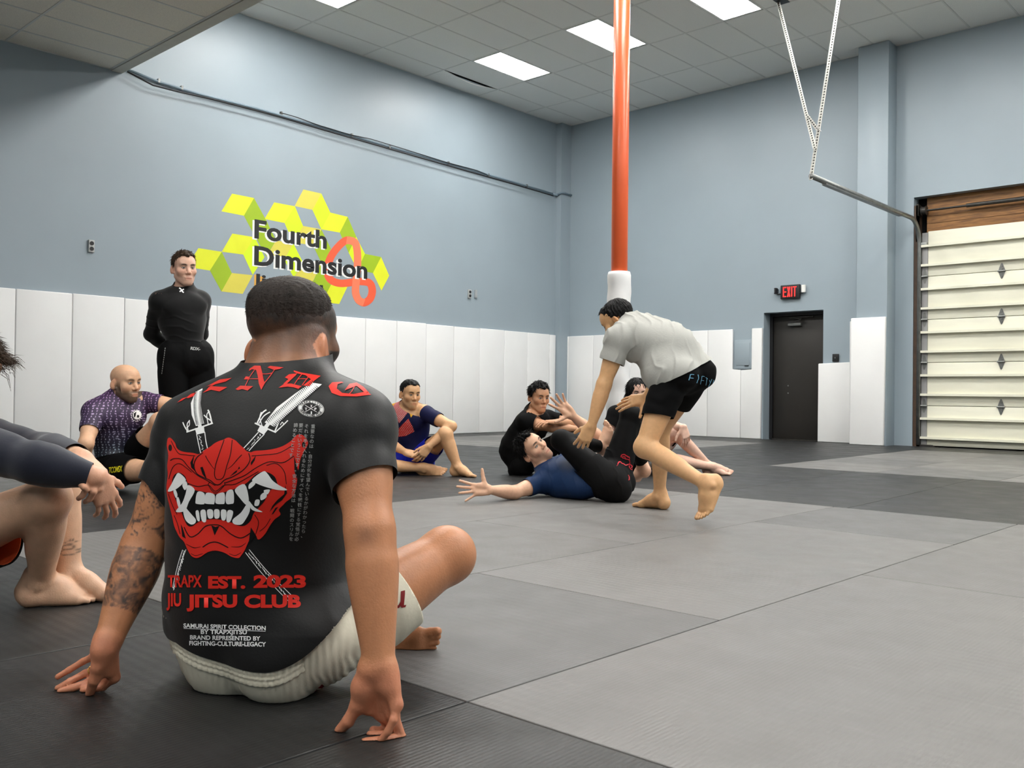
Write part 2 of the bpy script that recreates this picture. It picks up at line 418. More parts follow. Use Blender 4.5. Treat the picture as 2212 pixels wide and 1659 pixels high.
w = MB(); w.tube([(-4.0, YD - .02, 3.40), (-1.0, YD - .02, 3.40)], .028, 14); w.build('torsion_spring', M_DSTEEL, g)
w = MB(); w.tube([(-4.60, YD - .02, 3.40), (-4.54, YD - .02, 3.40)], .055, 18); w.tube([(-4.605, YD - .02, 3.40), (-4.60, YD - .02, 3.40)], .068, 18); w.tube([(-4.54, YD - .02, 3.40), (-4.535, YD - .02, 3.40)], .068, 18); w.build('cable_drum', M_DSTEEL, g)
w = MB(); w.box((-4.67, YD - .06, 3.33), (-4.64, YD + .05, 3.50)); w.box((-4.67, YD - .06, 2.95), (-4.645, YD + .02, 3.33)); w.build('bearing_plate', M_DSTEEL, g)
w = MB(); w.box((-4.60, YD - .07, 0.0), (-4.40, YD - .01, .012)); w.tube([(-4.66, YD - .03, .02), (-4.42, YD - .05, .02)], .008, 8); w.build('floor_bolt', M_DSTEEL, g)
# the curved track and its hangers
tr = empty('door_track', (-4.63, 13.6, 0)); tag(tr, 'steel overhead door track bending from the jamb to hang from the ceiling', 'door track')
XT = -4.63
path = [(XT, YD - .035, .02), (XT, YD - .035, 2.92)]
c0 = (YD - .035 - .34, 2.92)
for q in np.linspace(0, math.pi / 2, 9)[1:]:
    path.append((XT, c0[0] + .34 * math.cos(q), c0[1] + .335 * math.sin(q)))
end = on(1752, 380, 0, XT)
path.append((XT, float(end[1]), float(end[2])))
w = MB(); w.tube(path, .032, 10); w.build('track_rail', M_STEEL, tr, smooth=True)
w = MB(); w.box((XT - .025, end[1] + .35, end[2] - .045), (XT + .03, 12.9, end[2] - .025)); w.build('rail_flange', M_STEEL, tr)
def perf(a, b, name):
    a = np.asarray(a, float); b = np.asarray(b, float); w = MB(); t = nrm(b - a); L_ = np.linalg.norm(b - a)
    u = nrm(np.cross(t, (0, 1, 0))); v = np.cross(t, u)
    w.bar(a, b, .038, .004, up=tuple(v)); w.bar(a + u * .018, b + u * .018, .004, .034, up=tuple(v))
    n = int(L_ / .038)
    for k in range(n):
        p = a + t * (.02 + k * .038)
        for n_ in (v,):
            c = p + n_ * -.0026
            w.bar(c - t * .010 - u * 0, c + t * .010, .012, .002, up=tuple(v), mi=1)
            c = p + n_ * .0026
            w.bar(c - t * .010, c + t * .010, .012, .002, up=tuple(v), mi=1)
            for sg in (-1, 1):
                c = p + u * (.018 + sg * .0028); w.bar(c - t * .010, c + t * .010, .0024, .012, up=tuple(v), mi=1)
    return w.build(name, [M_PERF, M_DARK], tr)
apex = on(1752, 388, 0, XT); v1 = on(1764, 262, 0, XT)
def extend(a, b, z): return a + (b - a) * ((z - a[2]) / (b[2] - a[2]))
perf(apex, extend(apex, on(1812, 0, 0, XT), ZC + .05), 'hanger_strap')
lo_ = on(1760, 322, 0, XT) + (.008, -.008, 0); top1 = on(1681, 1, 2, ZC + .03); mid_ = lo_ + (top1 - lo_) * .20
perf(lo_, top1, 'hanger_strap'); perf(mid_ + (.006, -.006, 0), on(1769, 286, 0, XT) + (.012, -.012, 0), 'hanger_strap')
w = MB(); c = on(1688, 2, 2, ZC); w.box((c[0] - .07, c[1] - .16, ZC - .004), (c[0] + .07, c[1] + .10, ZC + .001)); w.build('ceiling_hole_plate', M_FRAME, tr)  # dark plate standing in for the ceiling hole the strap runs into

# ------------------------------------------------------------------ orange pole with its padded foot
PX, PY, PR = -5.13, 7.03, .0775
t = tag(empty('support_pole', (PX, PY, 0)), 'round orange steel pole rising to the ceiling behind the wrestling pair', 'pole')
w = MB(); w.tube([(PX, PY, .0005), (PX, PY, ZC + .1)], PR, 40); w.build('pole_shaft', mat('orange_gloss_paint', (230, 100, 54), .33, .5, var=.05, vscale=3, bump=.05, bscale=10), t, smooth=True)
t2 = tag(empty('pole_pad', (PX, PY, 0)), 'white vinyl pad wrapped around the foot of the orange pole', 'pole pad')
w = MB(); n = 48; rings = 60; vs = []; fs = []
for j in range(rings + 1):
    z = 1.86 * j / rings
    for i in range(n):
        q = 2 * math.pi * i / n; r = PR + .034
        r += .004 * math.sin(z * 26 + 2.2 * math.sin(q) + .6 * math.sin(3 * q)) * (1 if .2 < z < 1.75 else .2) - (.01 if j in (0, rings) else 0)
        vs.append((PX + r * math.cos(q), PY + r * math.sin(q), z))
for j in range(rings):
    for i in range(n): fs.append((j * n + i, j * n + (i + 1) % n, (j + 1) * n + (i + 1) % n, (j + 1) * n + i))
b_ = len(vs); vs += [(PX + (PR + .003) * math.cos(2 * math.pi * i / n), PY + (PR + .003) * math.sin(2 * math.pi * i / n), 1.86) for i in range(n)]
fs += [(rings * n + i, rings * n + (i + 1) % n, b_ + (i + 1) % n, b_ + i) for i in range(n)]; w.add(vs, fs); w.build('pad_cover', M_VINYL, t2, smooth=True)
w = MB(); w.box((PX + .085, PY - .105, 1.02), (PX + .115, PY - .06, 1.10)); w.build('strap_end', M_FRAME, t2)

# ------------------------------------------------------------------ conduit and cable on the left wall
t = tag(empty('conduit', (XW, 9, 4.6)), 'thin grey conduit run high across the blue left wall', 'conduit')
pts = [on(x, y, 0, XW + .034) for x, y in ((275, 150), (340, 176), (430, 203), (560, 236), (700, 276), (860, 322), (1000, 362), (1110, 393), (1195, 419))]
w = MB(); w.tube(pts, .017, 10); w.build('pipe', mat('painted_conduit', (120, 138, 150), .45), t, smooth=True)
for q in ((340, 176), (390, 191), (605, 246), (757, 293), (838, 318), (966, 353), (1052, 379), (1135, 402)):
    p = on(*q, 0, XW); w = MB(); w.box((XW + .001, p[1] - .012, p[2] - .026), (XW + .052, p[1] + .012, p[2] + .026)); w.build('pipe_strap', M_STEEL, t)
t = tag(empty('cable', (XW, 9, 4.6)), 'dark cable sagging along the underside of the wall conduit', 'cable')
pts = [on(x, y, 0, XW + .082) for x, y in ((275, 154.5), (330, 184), (385, 198), (450, 212), (520, 230), (600, 251), (700, 281), (860, 327), (1000, 367), (1110, 398), (1195, 423))]
w = MB(); w.tube(pts, .011, 8); w.build('sheath', M_FRAME, t, smooth=True)
pts = [on(x, y, 0, XW + .0605) for x, y in ((605, 243), (640, 253), (690, 271), (757, 291), (800, 300), (870, 321), (966, 351), (1030, 368), (1052, 377))]
w = MB(); w.tube(pts, .006, 6); w.build('loose_strand', M_FRAME, t, smooth=True)
t = tag(empty('junction_fitting', (-11.1, 13.3, 4.5)), 'small conduit elbow with coupling on the corner pilaster', 'conduit fitting')
w = MB(); w.tube([(XW + .03, 13.20, 4.505), (XW + .05, 13.30, 4.49), (XW + .05, 13.315, 4.49)], .028, 10); w.tube([(XW + .06, 13.31, 4.50), (-11.085, 13.31, 4.52), (-11.075, 13.40, 4.53), (-11.075, 13.60, 4.52)], .018, 10)
w.build('elbow', mat('painted_conduit', (120, 138, 150)), t, smooth=True)

def outlet(px, py, label, blank=False):
    p = on(px, py, 0, XW); y, z = float(p[1]), float(p[2])
    t = tag(empty('wall_outlet', (XW, y, z)), label, 'outlet'); hw, hh = (.035, .075) if not blank else (.025, .07)
    w = MB(); w.box((XW, y - hw, z - hh), (XW + .03, y + hw, z + hh)); w.build('face_plate', mat('outlet_box_grey', (176, 178, 176), .5) if not blank else mat('blank_plate_grey', (160, 165, 166), .5), t, bevel=.004)
    if not blank:
        for s in (-1, 1):
            w = MB(); w.tube([(XW + .029, y, z + s * .033), (XW + .034, y, z + s * .033)], .025, 16); w.build('socket', M_FRAME, t)
outlet(196, 532, 'grey surface outlet box on the left wall, left of the mural')
outlet(1013, 635, 'grey outlet box above the pads near the room corner')
outlet(1026.5, 635, 'narrow blank plate right beside the outlet near the corner', True)

# ------------------------------------------------------------------ training mats
MATC = {}
def mat_mat(name, c, rough):
    if name in MATC: return MATC[name]
    m = bpy.data.materials.new(name); m.use_nodes = True; N = m.node_tree.nodes; L = m.node_tree.links; b = N['Principled BSDF']
    co = N.new('ShaderNodeTexCoord')
    def noise(sc, det, st=None):
        n = N.new('ShaderNodeTexNoise'); n.inputs['Scale'].default_value = sc; n.inputs['Detail'].default_value = det
        if st:
            mp = N.new('ShaderNodeMapping'); mp.inputs['Scale'].default_value = st; L.new(co.outputs['Object'], mp.inputs[0]); L.new(mp.outputs[0], n.inputs['Vector'])
        else: L.new(co.outputs['Object'], n.inputs['Vector'])
        return n.outputs[0]
    def rng(s, a, b_, lo, hi):
        r = N.new('ShaderNodeMapRange'); r.inputs['From Min'].default_value = a; r.inputs['From Max'].default_value = b_; r.inputs['To Min'].default_value = lo; r.inputs['To Max'].default_value = hi
        L.new(s, r.inputs[0]); return r.outputs[0]
    smudge = rng(noise(3.5, 7), .3, .7, .965, 1.035); scuff = rng(noise(3.0, 8, (1.0, 9.0, 1)), .62, .78, 1.0, 1.14)
    mu = N.new('ShaderNodeMath'); mu.operation = 'MULTIPLY'; L.new(smudge, mu.inputs[0]); L.new(scuff, mu.inputs[1])
    vm = N.new('ShaderNodeVectorMath'); vm.operation = 'SCALE'; vm.inputs[0].default_value = srgb(*c); L.new(mu.outputs[0], vm.inputs['Scale']); L.new(vm.outputs[0], b.inputs['Base Color'])
    L.new(rng(noise(5, 5), .3, .7, rough - .06, rough + .08), b.inputs['Roughness']); b.inputs['Specular IOR Level'].default_value = .45
    wv = N.new('ShaderNodeTexWave'); wv.bands_direction = 'X'; wv.inputs['Scale'].default_value = 26; wv.inputs['Distortion'].default_value = .6; wv.inputs['Detail'].default_value = 1
    wv2 = N.new('ShaderNodeTexWave'); wv2.bands_direction = 'Y'; wv2.inputs['Scale'].default_value = 9; wv2.inputs['Distortion'].default_value = 1.5; wv2.inputs['Detail'].default_value = 2
    L.new(co.outputs['Object'], wv.inputs['Vector']); L.new(co.outputs['Object'], wv2.inputs['Vector'])
    ad = N.new('ShaderNodeMath'); ad.operation = 'ADD'; L.new(wv.outputs['Fac'], ad.inputs[0]); L.new(wv2.outputs['Fac'], ad.inputs[1])
    gr = noise(420, 2); ad2 = N.new('ShaderNodeMath'); ad2.operation = 'ADD'; L.new(ad.outputs[0], ad2.inputs[0]); L.new(gr, ad2.inputs[1])
    bp = N.new('ShaderNodeBump'); bp.inputs['Strength'].default_value = .16; bp.inputs['Distance'].default_value = .003; L.new(ad2.outputs[0], bp.inputs['Height']); L.new(bp.outputs[0], b.inputs['Normal'])
    MATC[name] = m; return m
GREY = [mat_mat('grey_mat_vinyl', (104, 102, 100), .50), mat_mat('grey_mat_vinyl_dull', (95, 94, 93), .52), mat_mat('grey_mat_vinyl_pale', (108, 106, 104), .48)]
BLACK = [mat_mat('black_mat_vinyl', (31, 31, 31), .46), mat_mat('black_mat_vinyl_worn', (36, 36, 35), .48)]
mi_ = [0]
def skew(x, y):                 # the mats were not laid quite square to the walls
    k = min(max((y - 1.458) / 4.2, -1), 1) * min(max((8.5 - y) / 2.84, 0), 1); near = min(max((5 - y) / 3.5, 0), 1) * min(max((6 - abs(x)) / 1.5, 0), 1)
    sx = min(max((x + 6.57) / 2, 0), 1)
    return x + sx * (-.027 * min(max((8.5 - y) / 2.84, 0), 1) + .095 * k), y + near * (.008 + .022 * (x + 1.477))
def floor_mat(x0, x1, y0, y1, pal, label, group):
    g_ = .0024; mb = MB(); mb.box((x0 + g_, y0 + g_, -.042), (x1 - g_, y1 - g_, 0.0)); mb.v = [(*skew(v[0], v[1]), v[2]) for v in mb.v]
    o = mb.build('training_mat', pal, bevel=.003, seg=2)
    for p in o.data.polygons: p.use_smooth = False
    tag(o, label, 'mat', group); return o
M1 = [-.40 - 1.05 * k for k in range(12)]
xs = [1.70, .65, -.40, -1.45, -2.50, -3.55, -4.50]
# near grey square
lay = {(-2.50, -1.45): (1.45, 2.53, 4.65, 5.66), (-1.45, -.40): (1.45, 3.58, 5.66), (-3.55, -2.50): (1.45, 3.55, 5.66), (-4.50, -3.55): (1.45, 2.53, 4.65, 5.66), (-.40, .65): (1.45, 2.53, 4.65, 5.66), (.65, 1.70): (1.45, 3.58, 5.66)}
for (a, c), ys in lay.items():
    for k in range(len(ys) - 1):
        lab = None
        if (a, c) == (-1.45, -.40): lab = 'large grey mat filling the lower right corner of the picture' if k == 0 else 'long grey mat at the right edge behind the large corner mat'
        if (a, c) == (-2.50, -1.45): lab = ['small grey mat beside the bare foot of the man in cream shorts', 'grey mat right of the raised knee, in the middle of the floor', 'darker grey mat on which the barefoot man pushes off, at the black border'][k]
        floor_mat(a, c, ys[k], ys[k + 1], GREY[1 if (k == len(ys) - 2 and c == -1.45) or (k == 0 and c == -1.45) else (0 if (k + int(a * 10)) % 2 else 2)],  # darker vinyl on two mats imitates how their texture reflects the light
                  lab or 'grey training mat of the near grey square around the sparring pair', None if lab else 'mats of the near grey square')
BX = [-4.5, -3.55, -2.50, -1.45, -.40, .65, 1.70, 2.75, 3.8]
for k in range(8):        # black border nearest the camera
    x0 = BX[k]
    for y0, y1 in ((-.65, 1.45), (-2.75, -.65)):
        lab = 'black mat under the hands and seat of the man in cream shorts' if k == 2 and y0 > -1 else None
        floor_mat(x0, BX[k + 1], y0, y1, BLACK[(k + (y0 < -1)) % 2], lab or 'black training mat of the border along the near side', None if lab else 'near black border mats')
for x0, x1 in ((-5.55, -4.50), (-6.57, -5.55)):
    for y0, y1 in ((-.65, 1.45), (1.45, 3.55), (3.55, 5.66), (5.66, 7.05), (7.05, 8.5)):
        floor_mat(x0, x1, y0, y1, BLACK[int(x0 * 2 + y0 * 3) % 2], 'black training mat of the strip crossing left of the sparring pair', 'black strip mats left of the pair')
for k in range(6):
    x0 = [-4.5, -3.45, -2.415, -1.36, -.3, .75, 1.8][k]; x1 = [-3.45, -2.415, -1.36, -.3, .75, 1.8][k] if k < 6 else 0
    for y0, y1 in ((5.66, 7.50), (7.50, 8.50)):
        floor_mat(x0, x1, y0, y1, BLACK[(k + (y0 > 6)) % 2], 'black training mat of the strip crossing behind the sparring pair', 'black strip mats behind the pair')
for k in range(4):        # far grey square by the left wall
    x0 = -6.45 - 1.0 * (k + 1)
    for j in range(4):
        floor_mat(x0, x0 + 1.0, 8.5 + j * 1.0, 9.5 + j * 1.0, GREY[(k + j) % 3], 'grey training mat of the far grey square before the corner', 'mats of the far corner grey square')
        floor_mat(x0 - .12, x0 + .88, 1.45 + j * 1.05, 2.50 + j * 1.05, GREY[(k + j + 1) % 3], 'grey training mat of the square along the left wall', 'mats of the left wall grey square')
    for y0, y1 in ((5.66, 7.05), (7.05, 8.5), (-.65, 1.45)):
        floor_mat(x0 - .12, x0 + .88, y0, y1, BLACK[(k + int(y0)) % 2], 'black training mat of the strip before the left wall squares', 'black strip mats near the left wall')
EY = [-.65, 1.45, 3.55, 5.66, 8.5, 10.55, 12.5, 13.6]
for k in range(7):
    floor_mat(-11.19, -10.57 if EY[k + 1] < 8.6 else -10.45, EY[k], EY[k + 1], BLACK[k % 2], 'narrow dark mat at the foot of the left wall pads', 'dark edge mats by the left wall')
for k in range(4):        # strip along the back wall
    x0 = -10.45 + 1.0 * k; floor_mat(x0, x0 + 1.0, 12.5, 13.62, BLACK[k % 2], 'dark mat at the foot of the back wall pads', 'dark edge mats by the back wall')
for x0, x1 in ((-6.45, -5.40), (-5.40, -4.33)):
    for y0, y1 in ((8.5, 10.55), (10.55, 12.6), (12.6, 13.62)):
        a, c_ = x0, x1
        if y0 > 12: a = max(a, -4.45 if x0 < -6 and False else a)
        floor_mat(a, c_, y0, y1, BLACK[int(y0) % 2], 'black training mat of the strip leading to the exit door', 'black strip mats before the exit door')
for k in range(5):
    x0 = -4.33 + 1.05 * k
    for j in range(4):
        floor_mat(x0, x0 + 1.05, 8.5 + 1.03 * j, 9.53 + 1.03 * j, GREY[(k + j) % 3], 'grey training mat of the square before the garage door', 'mats of the grey square before the garage door')
    floor_mat(x0, x0 + 1.05, 12.62, 13.62, BLACK[k % 2], 'dark mat along the foot of the garage door', 'dark edge mats by the garage door')
# ================================================================== painted mural on the left wall
mur = tag(empty('wall_mural', (XW, 7.6, 2.6)), 'lime cube mural with black club lettering and orange knot painted on the left wall', 'mural')
def flat_paint(rgb, name): return mat(name, rgb, .5, .4, var=.03, vscale=5)
PAL = dict(Y=((226, 232, 42), 'lemon_paint'), L=((214, 242, 30), 'lime_paint'), G=((158, 188, 28), 'leaf_green_paint'), M=((220, 208, 84), 'mustard_paint'))
def wpt(X, Y, dx=.0): p = on(300 + X * 580 / 2212, 380 + Y * 580 / 2212, 0, XW); return (XW + dx, float(p[1]), float(p[2]))
def wall_poly(pts, dx, m, name, parent):
    vs = [wpt(*p, dx) for p in pts]; n = len(vs); back = [(XW - .002, v[1], v[2]) for v in vs]
    mb = MB(); mb.add(vs + back, [tuple(range(n))] + [(i, (i + 1) % n, (i + 1) % n + n, i + n) for i in range(n)]); return mb.build(name, m, parent)
CUBES = [('Y', [(768, 146), (948, 182), (865, 328), (680, 292)]), ('G', [(948, 182), (1043, 354), (960, 505), (865, 328)]), ('Y', [(1115, 218), (1285, 250), (1200, 388), (1035, 355)]), ('L', [(1285, 250), (1352, 412), (1275, 560), (1200, 388)]),
         ('M', [(1355, 112), (1503, 145), (1430, 280), (1283, 248)]), ('L', [(1503, 145), (1577, 302), (1503, 440), (1430, 280)]), ('Y', [(1577, 302), (1720, 337), (1655, 467), (1503, 440)]), ('G', [(1720, 337), (1790, 500), (1728, 632), (1655, 467)]),
         ('L', [(1790, 500), (1862, 642), (1800, 775), (1728, 632)]), ('G', [(1862, 642), (1995, 668), (1928, 800), (1800, 775)]), ('Y', [(1995, 668), (2062, 822), (1998, 945), (1928, 800)]), ('Y', [(770, 475), (955, 505), (860, 648), (683, 625)]),
         ('L', [(955, 505), (1035, 670), (937, 815), (860, 648)]), ('Y', [(490, 595), (683, 625), (585, 780), (395, 750)]), ('G', [(683, 625), (765, 800), (680, 952), (585, 780)]), ('M', [(765, 800), (938, 818), (855, 972), (680, 952)]),
         ('G', [(1043, 354), (1130, 530), (1050, 665), (962, 505)]), ('M', [(1130, 532), (1272, 556), (1195, 690), (1052, 665)]), ('M', [(1352, 412), (1503, 440), (1432, 572), (1277, 548)]), ('G', [(1503, 440), (1582, 600), (1515, 740), (1434, 572)]),
         ('L', [(1272, 556), (1348, 705), (1277, 840), (1197, 690)]), ('M', [(1348, 705), (1495, 735), (1430, 878), (1279, 842)]), ('G', [(1495, 735), (1582, 898), (1508, 1040), (1432, 878)]), ('Y', [(1582, 898), (1718, 912), (1650, 1055), (1508, 1040)])]
for c, pts in CUBES:
    wall_poly(pts, .0012, flat_paint(*PAL[c]), 'cube_face', mur)
def smooth_path(pts, n=8, closed=False):
    P = np.array(pts, float); out = []; N = len(P)
    for i in range(N if closed else N - 1):
        p0, p1, p2, p3 = (P[(i - 1) % N], P[i], P[(i + 1) % N], P[(i + 2) % N]) if closed else (P[max(i - 1, 0)], P[i], P[i + 1], P[min(i + 2, N - 1)])
        for t in np.linspace(0, 1, n, endpoint=False): out.append(.5 * (2 * p1 + (p2 - p0) * t + (2 * p0 - 5 * p1 + 4 * p2 - p3) * t * t + (3 * p1 - p0 - 3 * p2 + p3) * t ** 3))
    if not closed: out.append(P[-1])
    return np.array(out)
def stroke_outline(pts, w, n=6):
    """outline polygon of a stroke; w is a width or per-point list"""
    P = smooth_path(pts, n); W = np.interp(np.linspace(0, 1, len(P)), np.linspace(0, 1, len(w)), w) if isinstance(w, (list, tuple)) else np.full(len(P), w)
    T = np.gradient(P, axis=0); T /= np.linalg.norm(T, axis=1)[:, None] + 1e-9; Nn = np.stack([-T[:, 1], T[:, 0]], 1)
    return P + Nn * W[:, None] / 2, P - Nn * W[:, None] / 2
def wall_stroke(pts, w, dx, m, name, parent):
    a, b_ = stroke_outline(pts, w, 8); mb = MB(); vs = [wpt(*p, dx) for p in a] + [wpt(*p, dx) for p in b_]; n = len(a)
    mb.add(vs, [(i, i + 1, n + i + 1, n + i) for i in range(n - 1)]); return mb.build(name, m, parent)
KN = [(1800, 870), (1660, 885), (1575, 850), (1550, 770), (1580, 670), (1640, 585), (1710, 530), (1775, 545), (1798, 620), (1800, 740), (1790, 860), (1785, 960), (1812, 1025), (1855, 1045), (1905, 1010), (1922, 940), (1895, 880), (1800, 868)]
wall_stroke(KN[:8], 62, .0018, mat('orange_paint', (238, 96, 62), .5, .4), 'knot_band', mur)
wall_stroke(KN[12:], 62, .0018, mat('orange_paint', (238, 96, 62), .5, .4), 'knot_band', mur)
wall_stroke(KN[6:14], 62, .0024, mat('salmon_paint', (240, 128, 92), .5, .4), 'knot_band', mur)
def text_mesh(txt, bold=0., spacing=1.0):
    c = bpy.data.curves.new('txt', 'FONT'); c.body = txt; c.size = 1; c.offset = bold; c.space_character = spacing; c.resolution_u = 4
    o = bpy.data.objects.new('txt', c); COL.objects.link(o); bpy.context.view_layer.update()
    me = o.to_mesh(); V = np.array([v.co[:2] for v in me.vertices]); Fs = [tuple(p.vertices) for p in me.polygons]
    o.to_mesh_clear(); bpy.data.objects.remove(o); bpy.data.curves.remove(c); return V, Fs
def wall_text(txt, y0, y1, z0, cap, dx, m, name, bold, spacing=1.0):
    V, Fs = text_mesh(txt, bold, spacing); capu = .727 + bold * 2 if False else .70 + bold; lo, hi = V[:, 0].min(), V[:, 0].max()
    mb = MB(); mb.add([(XW + dx, y0 + (v[0] - lo) / (hi - lo) * (y1 - y0), z0 + v[1] / capu * cap) for v in V], Fs); return mb.build(name, m, mur)
BLK, WHT, AMB = mat('black_sign_paint', (16, 16, 17), .45), mat('white_sign_paint', (240, 240, 238), .5), mat('amber_sign_paint', (226, 168, 70), .5)
for txt, y0, y1, z0, cap, sh_, nm in (('Fourth', 6.842, 8.058, 2.822, .262, WHT, 'lettering'), ('Dimension', 6.845, 8.822, 2.45, .268, WHT, 'lettering'), ('Jiu-Jitsu', 6.825, 8.0, 2.150, .178, AMB, 'lettering')):
    wall_text(txt, y0 - .030, y1 - .030, z0 - .016, cap, .0030, sh_, 'letter_shadow', .034); wall_text(txt, y0, y1, z0, cap, .0042, BLK, nm, .030)
# ================================================================== figures: smooth solids meshed as one continuous surface
def smin(a, b, k):
    h = np.maximum(k - np.abs(a - b), 0) / k
    return np.minimum(a, b) - h * h * k * .25
class Prim:
    __slots__ = ('c', 'R', 'f', 'k', 'op')
    def __init__(s, c, R, f, k, op='+'):
        s.c = np.asarray(c, float); s.R = R; s.f = f; s.k = k; s.op = op
def limb(a, b, ra, rb, k=.02, bulge=0., bpos=.4, flat=None, ratio=1., op='+'):
    """tapering rounded limb a-b; bulge swells it at bpos; flat = axis along which it is thinned by ratio"""
    a = np.asarray(a, float); b = np.asarray(b, float); ba = b - a; l2 = ba @ ba + 1e-12
    fl = None if flat is None else nrm(np.asarray(flat) - ba * (np.asarray(flat) @ ba) / l2)
    def f(P):
        pa = P - a; t = np.clip(pa @ ba / l2, 0, 1)
        v = pa - t[:, None] * ba
        if fl is not None:
            v = v + np.outer(v @ fl * (1 / ratio - 1), fl)
        r = ra + (rb - ra) * t
        if bulge:
            u = np.where(t < bpos, t / bpos, (1 - t) / (1 - bpos)); r = r + bulge * u * u * (3 - 2 * u)
        d = np.sqrt((v * v).sum(1)) - r
        return d * (ratio if fl is not None and ratio < 1 else 1)
    return Prim((a + b) / 2, math.sqrt(l2) / 2 + max(ra, rb) + abs(bulge) + .005, f, k, op)
def ell(c, ax, r, k=.03, op='+'):
    c = np.asarray(c, float); A = np.stack([nrm(v) for v in ax]); r = np.asarray(r, float)
    def f(P):
        q = (P - c) @ A.T; k0 = np.sqrt(((q / r) ** 2).sum(1)); k1 = np.sqrt(((q / r / r) ** 2).sum(1)) + 1e-9
        return k0 * (k0 - 1) / k1
    return Prim(c, float(r.max()), f, k, op)
def ball(c, r, k=.015, op='+'):
    c = np.asarray(c, float)
    return Prim(c, r, lambda P: np.sqrt(((P - c) ** 2).sum(1)) - r, k, op)
BIG = 1.0
class Group:                    # prims blended together
    def __init__(s, prims=(), anchor=None, R=.12, kbig=.05):
        s.p = list(prims); s.anchor = anchor; s.R = R; s.kbig = kbig
    def d(s, P, margin=.06):
        lo = P.min(0); hi = P.max(0); out = np.full(len(P), BIG)
        for q in s.p:
            m = margin + q.k
            dd = np.maximum(np.maximum(lo - q.c, q.c - hi), 0)
            if dd @ dd > (q.R + m) ** 2: continue
            ext = hi - lo
            if ext.max() > q.R * 1.5 + m:
                sel = ((P - q.c) ** 2).sum(1) < (q.R + m) ** 2
                if not sel.any(): continue
                v = q.f(P[sel])
                out[sel] = smin(out[sel], v, q.k) if q.op == '+' else -smin(-out[sel], v, q.k)
            else:
                v = q.f(P); out = smin(out, v, q.k) if q.op == '+' else -smin(-out, v, q.k)
        return out
def merge(out, d, P, anchor, R, kbig, ksm=.004):
    if anchor is None: return smin(out, d, ksm)
    w = np.clip(1 - np.sqrt(((P - anchor) ** 2).sum(1)) / R, 0, 1); w = w * w * (3 - 2 * w)
    return smin(out, d, ksm + (kbig - ksm) * w)
def chunked(fn, P, n=3000):
    if len(P) <= n: return fn(P)
    return np.concatenate([fn(P[i:i + n]) for i in range(0, len(P), n)])
CORN = np.array([(i, j, k) for i in (0, 1) for j in (0, 1) for k in (0, 1)])
def surf(fn, lo, hi, h, refine=2, flagfn=None):
    """sparse surface nets of fn=0; returns vertices, quads"""
    lo = np.asarray(lo, float); H = 8 * h
    n = np.ceil((np.asarray(hi) - lo) / H).astype(int) + 1
    C = np.stack(np.meshgrid(*[np.arange(q) for q in n], indexing='ij'), -1).reshape(-1, 3)
    s = 8
    while True:
        cs = h * s
        d = chunked(fn, lo + (C + .5) * cs)
        C = C[np.abs(d) < cs * .87 * (1.25 if s > 1 else 1.15) + (.004 if s > 1 else 0)]
        if s == 1: break
        C = (C[:, None, :] * 2 + CORN[None]).reshape(-1, 3); s //= 2
    M = int(C.max()) + 3
    key = lambda A: (A[:, 0] * M + A[:, 1]) * M + A[:, 2]
    ck = key(C); o = np.argsort(ck); C = C[o]; ck = ck[o]
    corners = (C[:, None, :] + CORN[None]).reshape(-1, 3)
    uk, first, inv = np.unique(key(corners), return_index=True, return_inverse=True)
    uc = corners[first]; val = chunked(fn, lo + uc * h); val[val == 0] = 1e-9
    V = val[inv].reshape(-1, 8)
    sg = V < 0; act = sg.any(1) & ~sg.all(1)
    idx = np.full(len(C), -1); idx[act] = np.arange(act.sum())
    Va = V[act]; Ca = C[act]; acc = np.zeros((len(Ca), 3)); cnt = np.zeros(len(Ca))
    for a in range(8):
        for b in range(a + 1, 8):
            if np.abs(CORN[a] - CORN[b]).sum() != 1: continue
            m = (Va[:, a] < 0) != (Va[:, b] < 0)
            t = Va[m, a] / (Va[m, a] - Va[m, b])
            acc[m] += CORN[a] + (CORN[b] - CORN[a]) * t[:, None]; cnt[m] += 1
    X = lo + (Ca + acc / cnt[:, None]) * h
    quads = []
    for ax in range(3):
        e1, e2 = [(1, 2), (2, 0), (0, 1)][ax]
        ca = int((CORN == np.eye(3, dtype=int)[ax]).all(1).argmax())
        m = act & (sg[:, 0] != sg[:, ca])
        B = C[m]; ids = [idx[np.where(m)[0]]]
        ok = np.ones(len(B), bool)
        for off in ((1, 0), (1, 1), (0, 1)):
            Q = B.copy(); Q[:, e1] -= off[0]; Q[:, e2] -= off[1]
            kq = key(Q); pos = np.searchsorted(ck, kq); pos[pos >= len(ck)] = 0
            good = (ck[pos] == kq) & (Q.min(1) >= 0); ok &= good; ids.append(np.where(good, idx[pos], -1))
        q = np.stack(ids, 1); flip = sg[m][:, 0]
        q = np.where(flip[:, None], q, q[:, ::-1]); ok &= (q >= 0).all(1)
        quads.append(q[ok])
    Qd = np.concatenate(quads)
    for _ in range(refine):
        e = h * .25
        d0 = chunked(fn, X); g = np.stack([chunked(fn, X + np.eye(3)[i] * e) - d0 for i in range(3)], 1) / e
        X = X - np.clip(d0 / ((g * g).sum(1) + 1e-6), -h * .6, h * .6)[:, None] * g
    return X, Qd
